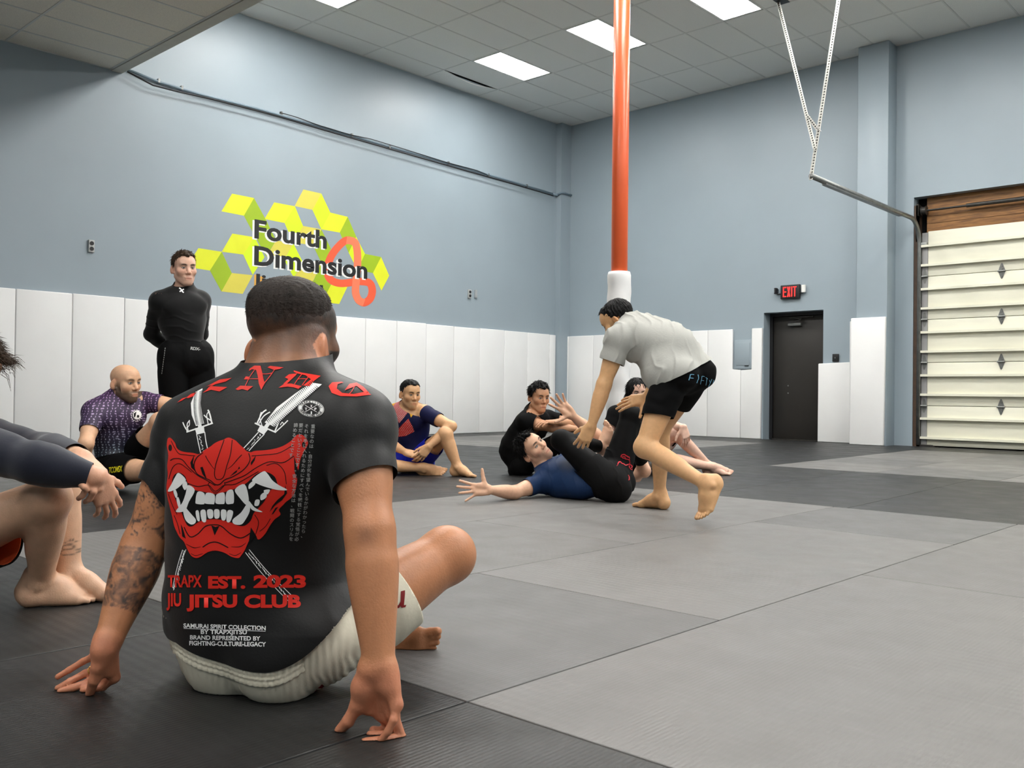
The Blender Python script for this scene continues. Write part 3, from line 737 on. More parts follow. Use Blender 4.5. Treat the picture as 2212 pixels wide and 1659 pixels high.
def np_mesh(name, X, Q, parent=None, m=None, tint=None, label=None, sub=0):
    X = np.array(X); X[:, 2] = np.maximum(X[:, 2], .0012)      # flesh and cloth flatten on the mat
    me = bpy.data.meshes.new(name)
    me.vertices.add(len(X)); me.vertices.foreach_set('co', np.asarray(X, np.float32).ravel())
    k = Q.shape[1]
    me.loops.add(Q.size); me.loops.foreach_set('vertex_index', Q.astype(np.int32).ravel())
    me.polygons.add(len(Q)); me.polygons.foreach_set('loop_start', np.arange(0, Q.size, k, dtype=np.int32))
    me.update(calc_edges=True); me.validate()
    me.polygons.foreach_set('use_smooth', [True] * len(me.polygons))
    if tint is not None:
        a = me.color_attributes.new('tint', 'FLOAT_COLOR', 'POINT')
        a.data.foreach_set('color', np.concatenate([tint, np.ones((len(tint), 1))], 1).astype(np.float32).ravel())
    return link(name, me, parent, m, label)
def vnoise(P, sc, seed=0):      # smooth value noise in [-1, 1]
    Q = np.asarray(P) * sc + seed * 17.31; i = np.floor(Q).astype(np.int64); f = Q - i; f = f * f * (3 - 2 * f); out = 0
    for c in CORN:
        n = i + c; hsh = (n[:, 0] * 73856093) ^ (n[:, 1] * 19349663) ^ (n[:, 2] * 83492791)
        hsh = (hsh ^ (hsh >> 13)) * 1274126177; v = ((hsh ^ (hsh >> 16)) & 0xffff) / 32767.5 - 1
        out = out + v * np.prod(np.where(c == 1, f, 1 - f), 1)
    return out

# ------------------------------------------------------------------ anatomy
def head_prims(H, face, up, s=1., ear=True, earz=0., jaw=1., nose=1., wide=1., chin=0.):
    """head centred at H (between the ears); returns prims and the local frame"""
    y = nrm(face); x = nrm(np.cross(y, up)); z = np.cross(x, y); A = np.stack([x * wide, y, z]) * s; AX = (x, y, z)
    L = lambda *p: np.asarray(H) + np.asarray(p) @ A
    E = lambda c, r, k=.03, op='+', ax=AX: ell(L(*c), ax, np.array(r) * s * np.array((wide, 1, 1)), k * s, op)
    B = lambda c, r, k=.015, op='+': ball(L(*c), r * s, k * s, op)
    S = lambda a, b, ra, rb, k=.015, **q: limb(L(*a), L(*b), ra * s, rb * s, k * s, **q)
    p = [E((0, -.014, .045), (.073, .094, .077)), E((0, .028, .048), (.064, .068, .060), .03), E((0, .022, -.03), (.058, .062, .078), .04),
         S((-.054, .0, -.052), (-.02, .058, -.098), .019 * jaw, .016, .03), S((.054, .0, -.052), (.02, .058, -.098), .019 * jaw, .016, .03),
         E((0, .062 + chin, -.098), (.022, .02, .018), .025),
         E((-.043, .052, -.018), (.024, .022, .022), .03), E((.043, .052, -.018), (.024, .022, .022), .03),
         S((-.036, .073, .033), (.036, .073, .033), .0125, .0125, .02),
         E((-.031, .099, .008), (.017, .020, .0125), .014, '-'), E((.031, .099, .008), (.017, .020, .0125), .014, '-'),
         S((0, .082, .022), (0, .100 * nose, -.024), .0075, .0125, .010), B((-.0125, .090, -.031), .0085, .008), B((.0125, .090, -.031), .0085, .008),
         B((-.006, .099, -.042), .004, .004, '-'), B((.006, .099, -.042), .004, .004, '-'),
         E((0, .070, -.068), (.030, .018, .024), .02),
         S((-.020, .082, -.0625), (.020, .082, -.0625), .0062, .0062, .006), S((-.016, .081, -.0745), (.016, .081, -.0745), .0072, .0072, .006),
         S((-.023, .092, -.0685), (.023, .092, -.0685), .0022, .0022, .004, op='-'),
         B((-.0315, .0745, .009), .0128, .004), B((.0315, .0745, .009), .0128, .004)]
    if ear:
        for q in (-1, 1):
            eax = (nrm(x * q * .9 + y * .45), nrm(y * .9 - x * q * .45 - z * .15), z)
            p += [E((q * .0775, -.018, earz - .002), (.009, .021, .033), .008, ax=eax), E((q * .0875, -.011, earz + .004), (.0055, .011, .020), .006, '-', ax=eax), B((q * .071, -.004, earz - .028), .008, .008)]
    return p, (np.asarray(H, float), x, y, z, s, wide)
def hand_prims(w, f, n, u, hs=1., poly=None, tpoly=None, curl=None, spread=(8, 2, -4, -11), thumb=(.55, .70, .30), tb=12, fat=1., tbend=None):
    """w wrist, f towards knuckles, n palm faces, u thumb side; curl: 4 x (a1,a2,a3) degrees towards the palm"""
    f = nrm(f); n = nrm(n - f * (n @ f)); u = nrm(np.asarray(u) - f * (u @ f) - n * (u @ n)); w = np.asarray(w, float)
    curl = curl or [(15, 20, 12)] * 4
    P = lambda a, b, c: w + (f * a + u * b + n * c) * hs
    off = (.030, .0105, -.0095, -.028); fw = (.090, .094, .089, .080)
    seg = ((.044, .026, .021), (.049, .030, .022), (.045, .028, .022), (.034, .021, .019)); rad = (.0092, .0094, .0089, .0078)
    pr = []; g = []
    tips = []
    for i in range(4):
        if poly:
            kb = np.asarray(poly[i][0], float)
            pr.append(limb(P(.004, off[i] * .6, .001), kb, .0175 * hs * fat, .0120 * hs * fat, .016 * hs))
            for j in range(3):
                g.append((i, limb(poly[i][j], poly[i][j + 1], rad[i] * (1.04, .95, .88)[j] * hs * fat, rad[i] * (.97, .90, .80)[j] * hs * fat, (.010 if j == 0 else .003) * hs)))
            tips.append(np.asarray(poly[i][3])); continue
        kb = P(fw[i], off[i], 0)
        pr.append(limb(P(.004, off[i] * .55, .001), kb, .0165 * hs * fat, .0115 * hs * fat, .014 * hs, flat=n, ratio=.95))
        a = math.radians(spread[i]); d = f * math.cos(a) + u * math.sin(a); q = kb; ang = 0
        for j in range(3):
            ang += math.radians(curl[i][j]); dd = d * math.cos(ang) + n * math.sin(ang); e = q + dd * seg[i][j] * hs
            r0 = rad[i] * (1, .93, .86)[j] * hs * fat; r1 = rad[i] * (.95, .88, .78)[j] * hs * fat
            g.append((i, limb(q, e, r0, r1, (.008 if j == 0 else .003) * hs))); q = e
        tips.append(q)
    if tpoly:
        q = [np.asarray(v, float) for v in tpoly]
        pr += [limb(P(.010, .016, .006), q[0], .022 * hs * fat, .0185 * hs * fat, .02 * hs), limb(q[0], q[1], .0185 * hs * fat, .0135 * hs * fat, .014 * hs), limb(q[1], q[2], .0125 * hs * fat, .0112 * hs * fat, .006 * hs), limb(q[2], q[3], .0115 * hs * fat, .0092 * hs * fat, .004 * hs),
               limb(q[0], (np.asarray(poly[0][0]) + q[1]) / 2, .018 * hs * fat, .010 * hs * fat, .02 * hs), limb(P(.02, -.018, .004), (np.asarray(poly[3][0]) + w) / 2, .018 * hs, .017 * hs * fat, .016 * hs)]
        return pr + [q_ for _, q_ in g], tips + [q[3]]
    pr += [ell(P(.048, .024, .012), (f, u, n), np.array((.034, .017, .014)) * hs * fat, .014 * hs), ell(P(.045, -.022, .009), (f, u, n), np.array((.036, .013, .012)) * hs * fat, .014 * hs), ell(P(.05, 0, 0), (f, u, n), np.array((.045, .034, .0125)) * hs, .01)]
    t = np.asarray(thumb, float); td = nrm(f * t[0] + u * t[1] + n * t[2]); b0 = P(.022, .020, .006); b1 = b0 + td * .046 * hs
    ax = nrm(np.cross(td, n)) if tbend is None else None
    def bend(v, deg):
        a = math.radians(deg); tgt = nrm(f - v * (f @ v)); return v * math.cos(a) + tgt * math.sin(a)
    t1 = bend(td, tb); b2 = b1 + t1 * .033 * hs; t2 = bend(t1, tb * (1 if tbend is None else tbend)); b3 = b2 + t2 * .026 * hs
    pr += [limb(b0, b1, .0165 * hs * fat, .0125 * hs * fat, .014 * hs), limb(b1, b2, .0118 * hs * fat, .0105 * hs * fat, .006 * hs), limb(b2, b3, .0107 * hs * fat, .0085 * hs * fat, .004 * hs)]
    tips.append(b3)
    return pr + [q for _, q in g], tips
def foot_prims(a, t, sole, big, fs=1., toes=None, curl=0.):
    """a ankle, t towards the toes, sole pointing out of the sole, big towards the big toe"""
    t = nrm(t); sole = nrm(sole - t * (sole @ t)); big = nrm(np.asarray(big) - t * (big @ t) - sole * (big @ sole)); a = np.asarray(a, float)
    P = lambda f, b, d: a + (t * f + big * b + sole * d) * fs
    pr = [ell(P(-.034, 0, .036), (t, big, sole), np.array((.036, .031, .038)) * fs, .03), limb(P(-.03, 0, -.03), P(-.045, 0, .02), .017 * fs, .02 * fs, .03),
          limb(P(0, .0, -.01), P(.055, .008, .022), .034 * fs, .031 * fs, .03), limb(P(.05, .010, .022), P(.118, .026, .050), .031 * fs, .021 * fs, .03),
          limb(P(-.02, -.012, .046), P(.105, -.030, .058), .026 * fs, .0165 * fs, .025), limb(P(.05, -.004, .03), P(.112, -.002, .053), .03 * fs, .019 * fs, .03),
          ball(P(.002, .034, -.002), .011 * fs, .02), ball(P(-.004, -.033, .006), .011 * fs, .02), ell(P(.115, .026, .056), (t, big, sole), np.array((.022, .021, .017)) * fs, .015)]
    base = [(.128, .031, .057, .046, .0128), (.132, .010, .058, .040, .0090), (.128, -.006, .059, .036, .0086), (.120, -.020, .060, .032, .0083), (.110, -.033, .061, .028, .0082)]
    for i, (f, b, d, L, r) in enumerate(base):
        c = math.radians(curl); dr = t * math.cos(c) + sole * math.sin(c)
        p0 = P(f, b, d); p1 = p0 + (dr * L * .55 + big * (.002 if i else -.004)) * fs; p2 = p1 + (nrm(dr + sole * .25) * L * .45) * fs
        pr += [limb(p0, p1, r * .95 * fs, r * fs, .008 * fs), limb(p1, p2, r * fs, r * .93 * fs, .003 * fs)]
    return pr
SKIN_GRPS = ('core', 'armL', 'armR', 'legL', 'legR')
class Figure:
    """joints in world space -> groups of prims"""
    def __init__(s, J, bulk=1., s_=1., **o):
        s.J = J = {k: np.asarray(v, float) for k, v in J.items()}; s.o = o; b = bulk; s.G = {}
        g = lambda k, d: o.get(k, d)
        hx = nrm(J['hipR'] - J['hipL']); sx = nrm(J['shR'] - J['shL']); P = (J['hipR'] + J['hipL']) / 2; SH = (J['shR'] + J['shL']) / 2
        C = J.get('chest'); N = J['neck']; W = J.get('waist')
        if W is None: W = P * .55 + SH * .45
        if C is None: C = W * .38 + SH * .62
        upP = nrm(W - P); fP = nrm(np.cross(upP, hx)); upC = nrm(SH - W); fC = nrm(np.cross(upC, sx)); hx2 = np.cross(fP, upP); sx2 = np.cross(fC, upC)
        s.P, s.C, s.W, s.SH, s.upP, s.fP, s.hx, s.upC, s.fC, s.sx = P, C, W, SH, upP, fP, hx2, upC, fC, sx2
        hw = np.linalg.norm(J['hipR'] - J['hipL']) / 2; sw = np.linalg.norm(J['shR'] - J['shL']) / 2
        wd = g('waist_w', .135) * b; wdep = g('waist_d', .098) * b
        core = [ell(P, (hx2, fP, upP), (hw + .075 * b, .108 * b, .105 * b), .05),
                ell(P + hx2 * .075 - fP * .055 * b - upP * .03, (hx2, fP, upP), (.085 * b, .08 * b, .09 * b), .03), ell(P - hx2 * .075 - fP * .055 * b - upP * .03, (hx2, fP, upP), (.085 * b, .08 * b, .09 * b), .03),
                limb(P, W, .0, .0, .05) if False else ell(W, (nrm(hx2 + sx2), nrm(fP + fC), nrm(upP + upC)), (wd, wdep, .15), .08),
                ell(C, (sx2, fC, upC), (g('rib_w', .152) * b, g('rib_d', .112) * b, .185), .08),
                ell(C + upC * .07 - fC * .02, (sx2, fC, upC), (sw * .88, .085 * b, .10), .06),
                limb(J['shL'] - fC * .0, J['shR'], .050 * b, .050 * b, .06),
                limb(N, J['shL'] + upC * .012, .052 * b, .038 * b, .05), limb(N, J['shR'] + upC * .012, .052 * b, .038 * b, .05)]
        for q in (-1, 1):
            core.append(ell(C + sx2 * q * .072 * b + fC * .072 * b + upC * .035, (sx2, fC, upC), (.078 * b, .034 * b, .058), .04))
            core.append(ell(C + sx2 * q * .105 * b - fC * .035 - upC * .0, (sx2, fC, upC), (.055 * b, .07 * b, .13), .05))
        core += g('extra_core', [])
        H = J['head']; hp, s.hf = head_prims(H, g('face', fC), g('hup', nrm(H - N)), g('hs', 1.), **g('hopt', {}))
        x, y, z = s.hf[1:4]; k = g('hs', 1.)
        core.append(limb(N - upC * .02, H - z * .045 * k - y * .022 * k, g('neck_r', .060) * b, g('neck_r', .060) * .92 * b, .035))
        s.head = Group(hp); core += [*hp] if False else []
        s.G['core'] = Group(core); s.G['head'] = Group(hp, anchor=H - z * .075 * k - y * .02 * k, R=.16, kbig=.035)
        for q in 'LR':
            sh, el, wr = J['sh' + q], J['el' + q], J['wr' + q]; ab = g('arm', 1.) * b
            pr = [ball(sh + (el - sh) * .06, .060 * ab, .03), limb(sh, el, .054 * ab, .040 * ab, .03, bulge=.008 * ab, bpos=.45),
                  limb(el, wr, .0425 * ab, g('wrist_r', .0265) * ab, .03, bulge=.009 * ab, bpos=.28)]
            hd = o.get('hand' + q)
            if hd:
                hp_, tips = hand_prims(wr, **hd); pr += hp_; s.__dict__['tips' + q] = tips
            s.G['arm' + q] = Group(pr, anchor=sh, R=.20, kbig=.055)
            hi, kn, an = J['hip' + q], J['kn' + q], J['an' + q]; lb = g('leg', 1.) * b
            sd = nrm(an - kn); th = nrm(hi - kn); back = nrm((an + hi) / 2 - kn)
            pr = [limb(hi, kn, .088 * lb, .056 * lb, .04, bulge=.006, bpos=.3), ball(kn - back * .004, .057 * lb, .03), limb(kn, an, .051 * lb, .034 * lb, .03, bulge=.010 * lb, bpos=.3)]
            cp = kn + sd * np.linalg.norm(an - kn) * .3 + (back - sd * (back @ sd)) * .022
            pr.append(limb(cp - sd * .06, cp + sd * .10, .036 * lb, .028 * lb, .03))
            ft = o.get('foot' + q)
            if ft: pr += foot_prims(an, **ft)
            s.G['leg' + q] = Group(pr, anchor=hi, R=.24, kbig=.06)
        for k_, v in g('extra', {}).items(): s.G[k_].p += v
        s.order = ['core', 'head', 'armL', 'armR', 'legL', 'legR']
    def sub(s, nm, n):           # only the first prims of a limb (upper arm 2, arm 3, thigh 2, leg 4)
        g = s.G[nm]; return Group(g.p[:n], g.anchor, g.R, g.kbig)
    def field(s, names=None):
        gs = [s.G[n] for n in (names or s.order)]
        def fn(P):
            out = None
            for g in gs:
                d = g.d(P)
                out = d if out is None else merge(out, d, P, g.anchor, g.R, g.kbig)
            return out
        return fn
    def bounds(s, names=None, pad=.03):
        c = np.array([q.c for n in (names or s.order) for q in s.G[n].p]); r = np.array([q.R for n in (names or s.order) for q in s.G[n].p])
        return (c - r[:, None]).min(0) - pad, (c + r[:, None]).max(0) + pad
    def garment(s, parts):
        """parts: list of (group name, offset, [(point, normal) clip planes], optional wrinkle fn) -> fn, flagfn (true on the open ends)"""
        def both(P):
            out = None; pl = None
            for nm, off, planes, *rest in parts:
                g = s.G[nm] if isinstance(nm, str) else nm
                d = g.d(P) - (off(P) if callable(off) else off); c = np.full(len(P), -BIG)
                for pln in planes:
                    c = np.maximum(c, pln(P) if callable(pln) else (P - pln[0]) @ nrm(pln[1]))
                if out is None: out = d; pl = c; first = d
                else:
                    c = c - np.clip(.045 - first, 0, .05)      # a sleeve reaches further where it joins the trunk
                    full = np.maximum(out, pl); fd = np.maximum(d, c); use = fd < full
                    m = merge(out, d, P, g.anchor, g.R, g.kbig)
                    # blend only where neither is clipped away
                    w = np.clip(-c / .03, 0, 1) * np.clip(-pl / .03, 0, 1); ok = (pl < 0) & (c < 0); near = d < out
                    mw = np.minimum(out, d) * (1 - w) + m * w
                    out, pl = np.where(ok, mw, np.where(use, d, out)), np.where(ok, np.where(near, c, pl), np.where(use, c, pl))
            return out, pl
        fn = lambda P: np.maximum(*both(P))
        def flag(P):
            o, p = both(P); return p > o - .0007
        return fn, flag, both
def garment_mesh(fig, name, parts, m, parent, h=.005, tint=None, disp=None, label=None, thick=.0, lo=None, hi=None):
    fn, flag, both = fig.garment(parts)
    cs = np.array([q.c for p in parts for q in (fig.G[p[0]] if isinstance(p[0], str) else p[0]).p]); rs = np.array([q.R for p in parts for q in (fig.G[p[0]] if isinstance(p[0], str) else p[0]).p])[:, None]
    b0, b1 = (cs - rs).min(0) - .06, (cs + rs).max(0) + .06
    X, Q = surf(fn, b0 if lo is None else lo, b1 if hi is None else hi, h, 1)
    fl = chunked(flag, X); Q = Q[~fl[Q].all(1)]
    used = np.zeros(len(X), bool); used[Q.ravel()] = True; re = np.cumsum(used) - 1; X = X[used]; Q = re[Q]; fl = fl[used]
    bi = np.where(fl)[0]
    if len(bi):                  # pull the open edge onto the true hem line
        B = X[bi]; e = .0015
        for _ in range(4):
            o0, p0 = both(B); G_ = [both(B + np.eye(3)[i] * e) for i in range(3)]
            go = np.stack([g_[0] - o0 for g_ in G_], 1) / e; gp = np.stack([g_[1] - p0 for g_ in G_], 1) / e
            step = -np.clip(o0 / ((go * go).sum(1) + 1e-4), -h, h)[:, None] * go
            gt = gp - go * ((gp * go).sum(1) / ((go * go).sum(1) + 1e-6))[:, None]
            step -= np.clip(p0 / ((gt * gt).sum(1) + .05), -h, h)[:, None] * gt
            B = B + np.clip(step, -h, h) * .8
        X[bi] = X[bi] + np.clip(B - X[bi], -1.6 * h, 1.6 * h)
    if disp is not None:
        fo = lambda P: both(P)[0]
        e = .002; d0 = chunked(fo, X); g = np.stack([chunked(fo, X + np.eye(3)[i] * e) - d0 for i in range(3)], 1); g /= np.linalg.norm(g, axis=1)[:, None] + 1e-9
        X = X + g * disp(X)[:, None]
    o = np_mesh(name, X, Q, parent, m, tint(X) if tint else None, label)
    if thick:
        md = o.modifiers.new('cloth_thickness', 'SOLIDIFY'); md.thickness = thick; md.offset = -1
    return o
def face_tint(fig, X, base, lips=(1.0, .70, .66), brow=(30, 22, 18), stubble=None, stub_rgb=(60, 48, 42), hair=None, eye=True, iris=(40, 28, 20), extra=None):
    c, x, y, z, s, wide = fig.hf; q = (X - c); l = np.stack([q @ x / wide, q @ y, q @ z], 1) / s
    T = np.tile(np.array(srgb(*base)), (len(X), 1)); near = (np.abs(l) < .16).all(1)
    sm = lambda v, a, b: np.clip((v - a) / (b - a), 0, 1)
    lx, ly, lz = l[:, 0], l[:, 1], l[:, 2]; ax = np.abs(lx); front = near & (ly > .045)
    def mixin(w, rgb):
        nonlocal T
        T = T * (1 - w[:, None]) + np.array(rgb) * w[:, None]
    # cheeks, nose and ears are redder
    w = near * (np.exp(-(((ax - .043) / .02) ** 2 + ((lz + .02) / .02) ** 2)) * (ly > .03) * .25 + np.exp(-(((ax) / .016) ** 2 + ((lz + .026) / .018) ** 2)) * (ly > .08) * .3 + (ax > .073) * (np.abs(lz) < .04) * .35)
    mixin(w, np.array(srgb(*base)) * np.array((1.05, .72, .66)))
    if stubble:
        w = near * (ax < .072) * (lz > -.128) * sm(-lz, .036, .06) * (ly > -.012) * (ly < .105) * stubble * (1 - np.exp(-((ax / .026) ** 2 + ((lz + .067) / .010) ** 2)))
        side = near * sm(ax, .045, .06) * (ly > -.005) * (ly < .035) * sm(-lz, -.02, .02) * stubble
        mus = near * np.exp(-(((lz + .050) / .006) ** 2)) * (ax < .028) * (ly > .06) * stubble * .9
        mixin(np.clip(np.maximum(np.maximum(w, side), mus), 0, 1), srgb(*stub_rgb))
    if hair is not None:
        mixin(np.clip(hair(l), 0, 1) * (np.abs(l) < .17).all(1), hair.rgb)
    if lips is not None:
        w = front * np.exp(-((ax / .022) ** 4)) * np.exp(-(((lz + .0685) / .0095) ** 4)) * (ly > .068) * .75
        mixin(w, np.array(srgb(*base)) * np.array((.76, .47, .45)))
        mixin(front * (ax < .023) * np.exp(-(((lz + .0685) / .0022) ** 2)) * .7, np.array(srgb(70, 36, 32)))
    if eye:
        for q_ in (-1, 1):
            ex = lx - q_ * .0315; ez = lz - .008
            mixin(front * ((ex / .0150) ** 2 + (ez / .0085) ** 2 < 1) * .55, np.array(srgb(*base)) * .35)
            mixin(front * ((ex / .0125) ** 2 + (ez / .0052) ** 2 < 1) * 1., np.array(srgb(205, 198, 190)))
            mixin(front * ((ex / .0056) ** 2 + (ez / .0058) ** 2 < 1) * 1., np.array(srgb(*iris)))
            mixin(front * ((np.abs(ex) < .0145) & (np.abs(ez - .0052 - .0 + (ex / .0145) ** 2 * .003) < .0022)) * .85, np.array(srgb(35, 24, 20)))
            if brow: mixin(front * np.exp(-((np.abs(ex + .001 * q_) / .019) ** 6)) * np.exp(-(((lz - .0275 - .004 * (1 - ((ex + q_ * -.004) / .02) ** 2)) / .0056) ** 4)) * .95, np.array(srgb(*brow)))
    if extra: T = extra(T, l, X)
    return np.clip(T, 0, 1)
def skin_mat(name, rough=.45):
    return mat(name, (200, 160, 130), rough, .4, var=.05, vscale=55, bump=.12, bscale=260, attr=True, sss=.06)
def body_mesh(fig, parent, base, h=.005, m=None, lo=None, hi=None, **kw):
    b0, b1 = fig.bounds()
    X, Q = surf(fig.field(), b0 if lo is None else lo, b1 if hi is None else hi, h)
    return np_mesh('body', X, Q, parent, m or skin_mat('skin'), face_tint(fig, X, base, **kw))
def field_mesh(fn, lo, hi, h, name, m, parent, disp=None, tint=None, label=None, refine=1):
    X, Q = surf(fn, lo, hi, h, refine)
    if disp is not None:
        e = .002; d0 = chunked(fn, X); g = np.stack([chunked(fn, X + np.eye(3)[i] * e) - d0 for i in range(3)], 1); g /= np.linalg.norm(g, axis=1)[:, None] + 1e-9
        X = X + g * disp(X)[:, None]
    return np_mesh(name, X, Q, parent, m, tint(X) if tint else None, label)
def hair_mesh(fig, parent, m, shape, h=.004, strand=.004, dirn=None, name='hair', ssc=90., seed=1, label=None, n=900, L=.022, lift=.25, crown=(0, -.05, .115), tint=None, r=.0011, keep=None):
    """shape(l): signed field in head-local metres; the volume gets clumps and n combed locks on its surface, all one mesh"""
    c, x, y, z, s, wide = fig.hf; A = np.stack([x, y, z])
    def fn(P):
        q = (P - c) @ A.T / s; q[:, 0] /= wide
        return shape(q) * s
    R = .20 * s
    X, Q = surf(fn, c - R, c + R, h, 1)
    e = .002; d0 = chunked(fn, X); g = np.stack([chunked(fn, X + np.eye(3)[i] * e) - d0 for i in range(3)], 1); g /= np.linalg.norm(g, axis=1)[:, None] + 1e-9
    q = (X - c) @ A.T / s; qc = q - np.array(crown); rad = np.arctan2(qc[:, 0], qc[:, 1]); ln = np.linalg.norm(qc, axis=1)
    clump = np.sin(rad * 23 + vnoise(q, 30, seed) * 3) * .4 + vnoise(np.stack([rad * .12, ln * .35, q[:, 2] * .3], 1), ssc, seed + 1) * .8 + vnoise(q, 45, seed + 2) * .5
    X = X + g * (clump * strand * s)[:, None]
    T3 = np.concatenate([Q[:, [0, 1, 2]], Q[:, [0, 2, 3]]])
    if n:
        rs = np.random.RandomState(seed + 5); pick = rs.randint(0, len(X), n * 2)
        if keep is not None: pick = pick[keep(q[pick])]
        pick = pick[:n]; B = X[pick] - g[pick] * .002; comb = qc[pick] @ A
        comb -= g[pick] * (comb * g[pick]).sum(1)[:, None]; comb /= np.linalg.norm(comb, axis=1)[:, None] + 1e-6
        d = comb + g[pick] * lift + rs.normal(0, .28, (len(pick), 3)); d /= np.linalg.norm(d, axis=1)[:, None]
        sd = np.cross(d, g[pick]); sd /= np.linalg.norm(sd, axis=1)[:, None] + 1e-6; up = np.cross(sd, d)
        ll = L * s * rs.uniform(.5, 1.2, len(pick))[:, None]; r_ = r * s * rs.uniform(.7, 1.5, len(pick))[:, None]
        V = []; off = len(X)
        for t, k in ((0, 1.), (.5, .9)):
            ctr = B + d * ll * t - comb * 0 + np.array((0, 0, -1.)) * ll * .10 * t * t
            for a_ in range(3): V.append(ctr + (sd * math.cos(a_ * 2.094) * 1.8 + up * math.sin(a_ * 2.094)) * r_ * k)
        V.append(B + d * ll + np.array((0, 0, -1.)) * ll * .18)
        m_ = len(pick); V = np.stack(V, 1).reshape(-1, 3); base = off + np.arange(m_) * 7; F = []
        for a_ in range(3):
            b_ = (a_ + 1) % 3
            F += [np.stack([base + a_, base + b_, base + 3 + b_], 1), np.stack([base + a_, base + 3 + b_, base + 3 + a_], 1), np.stack([base + 3 + a_, base + 3 + b_, base + 6], 1)]
        X = np.concatenate([X, V]); T3 = np.concatenate([T3] + F)
    return np_mesh(name, X, T3, parent, m, tint(X) if tint else None, label)
def h_ell(q, c, r):
    v = (q - np.array(c)) / np.array(r); k0 = np.sqrt((v * v).sum(1)); k1 = np.sqrt(((v / np.array(r)) ** 2).sum(1)) + 1e-9
    return k0 * (k0 - 1) / k1
def person(name, loc, label):
    return tag(empty('person', loc), label, 'person')
M_HAIR_BLACK = mat('black_hair', (13, 12, 12), .55, .22, var=.35, vscale=60, bump=.6, bscale=150, stretch=(1, .5, .5))
M_HAIR_BROWN = mat('brown_hair', (66, 50, 38), .6, .25, var=.35, vscale=60, bump=.6, bscale=150)
def fab(name, rgb, rough=.8, var=.05, bump=.15, bscale=120, sheen=.0, spec=.12, attr=False, vscale=10):
    return mat(name, rgb, rough, spec, var=var, vscale=vscale, bump=bump, bscale=bscale, sheen=sheen, attr=attr)
def cv(r, u, f):                # direction in the photographer's right / up / forward frame
    return C_R * r + C_U * u + C_F * f
def ik(a, b, l1, l2, pole):     # middle joint of a two-bone limb
    a = np.asarray(a, float); b = np.asarray(b, float); v = b - a; d = np.linalg.norm(v); v = v / d
    d_ = min(d, (l1 + l2) * .999); x = (l1 * l1 - l2 * l2 + d_ * d_) / (2 * d_); h = math.sqrt(max(l1 * l1 - x * x, 0))
    p = nrm(np.asarray(pole) - v * (np.asarray(pole) @ v))
    return a + v * x * (d / d_) + p * h
def hR(f, n, **k): f = nrm(f); n = nrm(n - f * (n @ f)); return dict(f=f, n=n, u=np.cross(f, n), **k)
def hL(f, n, **k): f = nrm(f); n = nrm(n - f * (n @ f)); return dict(f=f, n=n, u=np.cross(n, f), **k)
def ftR(t, sole, **k): t = nrm(t); sole = nrm(sole - t * (sole @ t)); return dict(t=t, sole=sole, big=np.cross(t, sole), **k)
def ftL(t, sole, **k): t = nrm(t); sole = nrm(sole - t * (sole @ t)); return dict(t=t, sole=sole, big=-np.cross(t, sole), **k)
DOWN = np.array((0, 0, -1.)); UP = -DOWN
def wrinkles(dirn, freq, amp, seed=0, warp=.5):
    dirn = nrm(dirn)
    def f(X):
        w = vnoise(X, 9, seed) * warp * 2 + vnoise(X, 22, seed + 3) * warp
        m = np.clip(vnoise(X, 5, seed + 7) * .9 + .45, 0, 1)
        return np.sin((X @ dirn) * freq + w * 2.2) * amp * m
    return f
def sleeve(fig, q, t, tilt=(0, 0, 0)):
    a, b_ = fig.J['sh' + q], fig.J['el' + q]; return [(a + (b_ - a) * t, nrm(b_ - a) + np.asarray(tilt))]
def hemleg(fig, q, t, tilt=(0, 0, 0)):
    a, b_ = fig.J['hip' + q], fig.J['kn' + q]; return [(a + (b_ - a) * t, nrm(b_ - a) + np.asarray(tilt))]
def shortcap(side=.0, top=.092, front=.055, hl=.05, back=-.04):
    """close-cropped cap of hair: crown ellipsoid, cut along forehead, sideburn and nape"""
    def f(q):
        d = h_ell(q, (0, -.016, .046), (.078, .100, .084))
        d = np.minimum(d, h_ell(q, (0, .0, .062), (.070, .090, top - .018)))
        cut = np.maximum(q[:, 1] * .75 - (q[:, 2] - hl) * .66 - .046, -q[:, 2] + back - .0 * q[:, 1])       # face side and nape
        cut = np.maximum(cut, (q[:, 1] - .022) * .9 - (q[:, 2] - .020) * 1.2)
        return np.maximum(d, cut)
    return f
def messy(top=.105, fringe=.03, back=-.05, side=.004):
    def f(q):
        d = h_ell(q, (0, -.014, .052), (.080 + side, .102, .082))
        d = np.minimum(d, h_ell(q, (.008, .022, .085), (.066, .082, top - .055)))
        cut = np.maximum(q[:, 1] * .8 - (q[:, 2] - .052 - fringe) * .6 - .05, -q[:, 2] + back)
        cut = np.maximum(cut, (q[:, 1] - .012) * .9 - (q[:, 2] - .035) * 1.1)
        return np.maximum(d, cut)
    return f
lsl = lambda f, q, t: [(f.J['el' + q] + (f.J['wr' + q] - f.J['el' + q]) * t, f.J['wr' + q] - f.J['el' + q])]

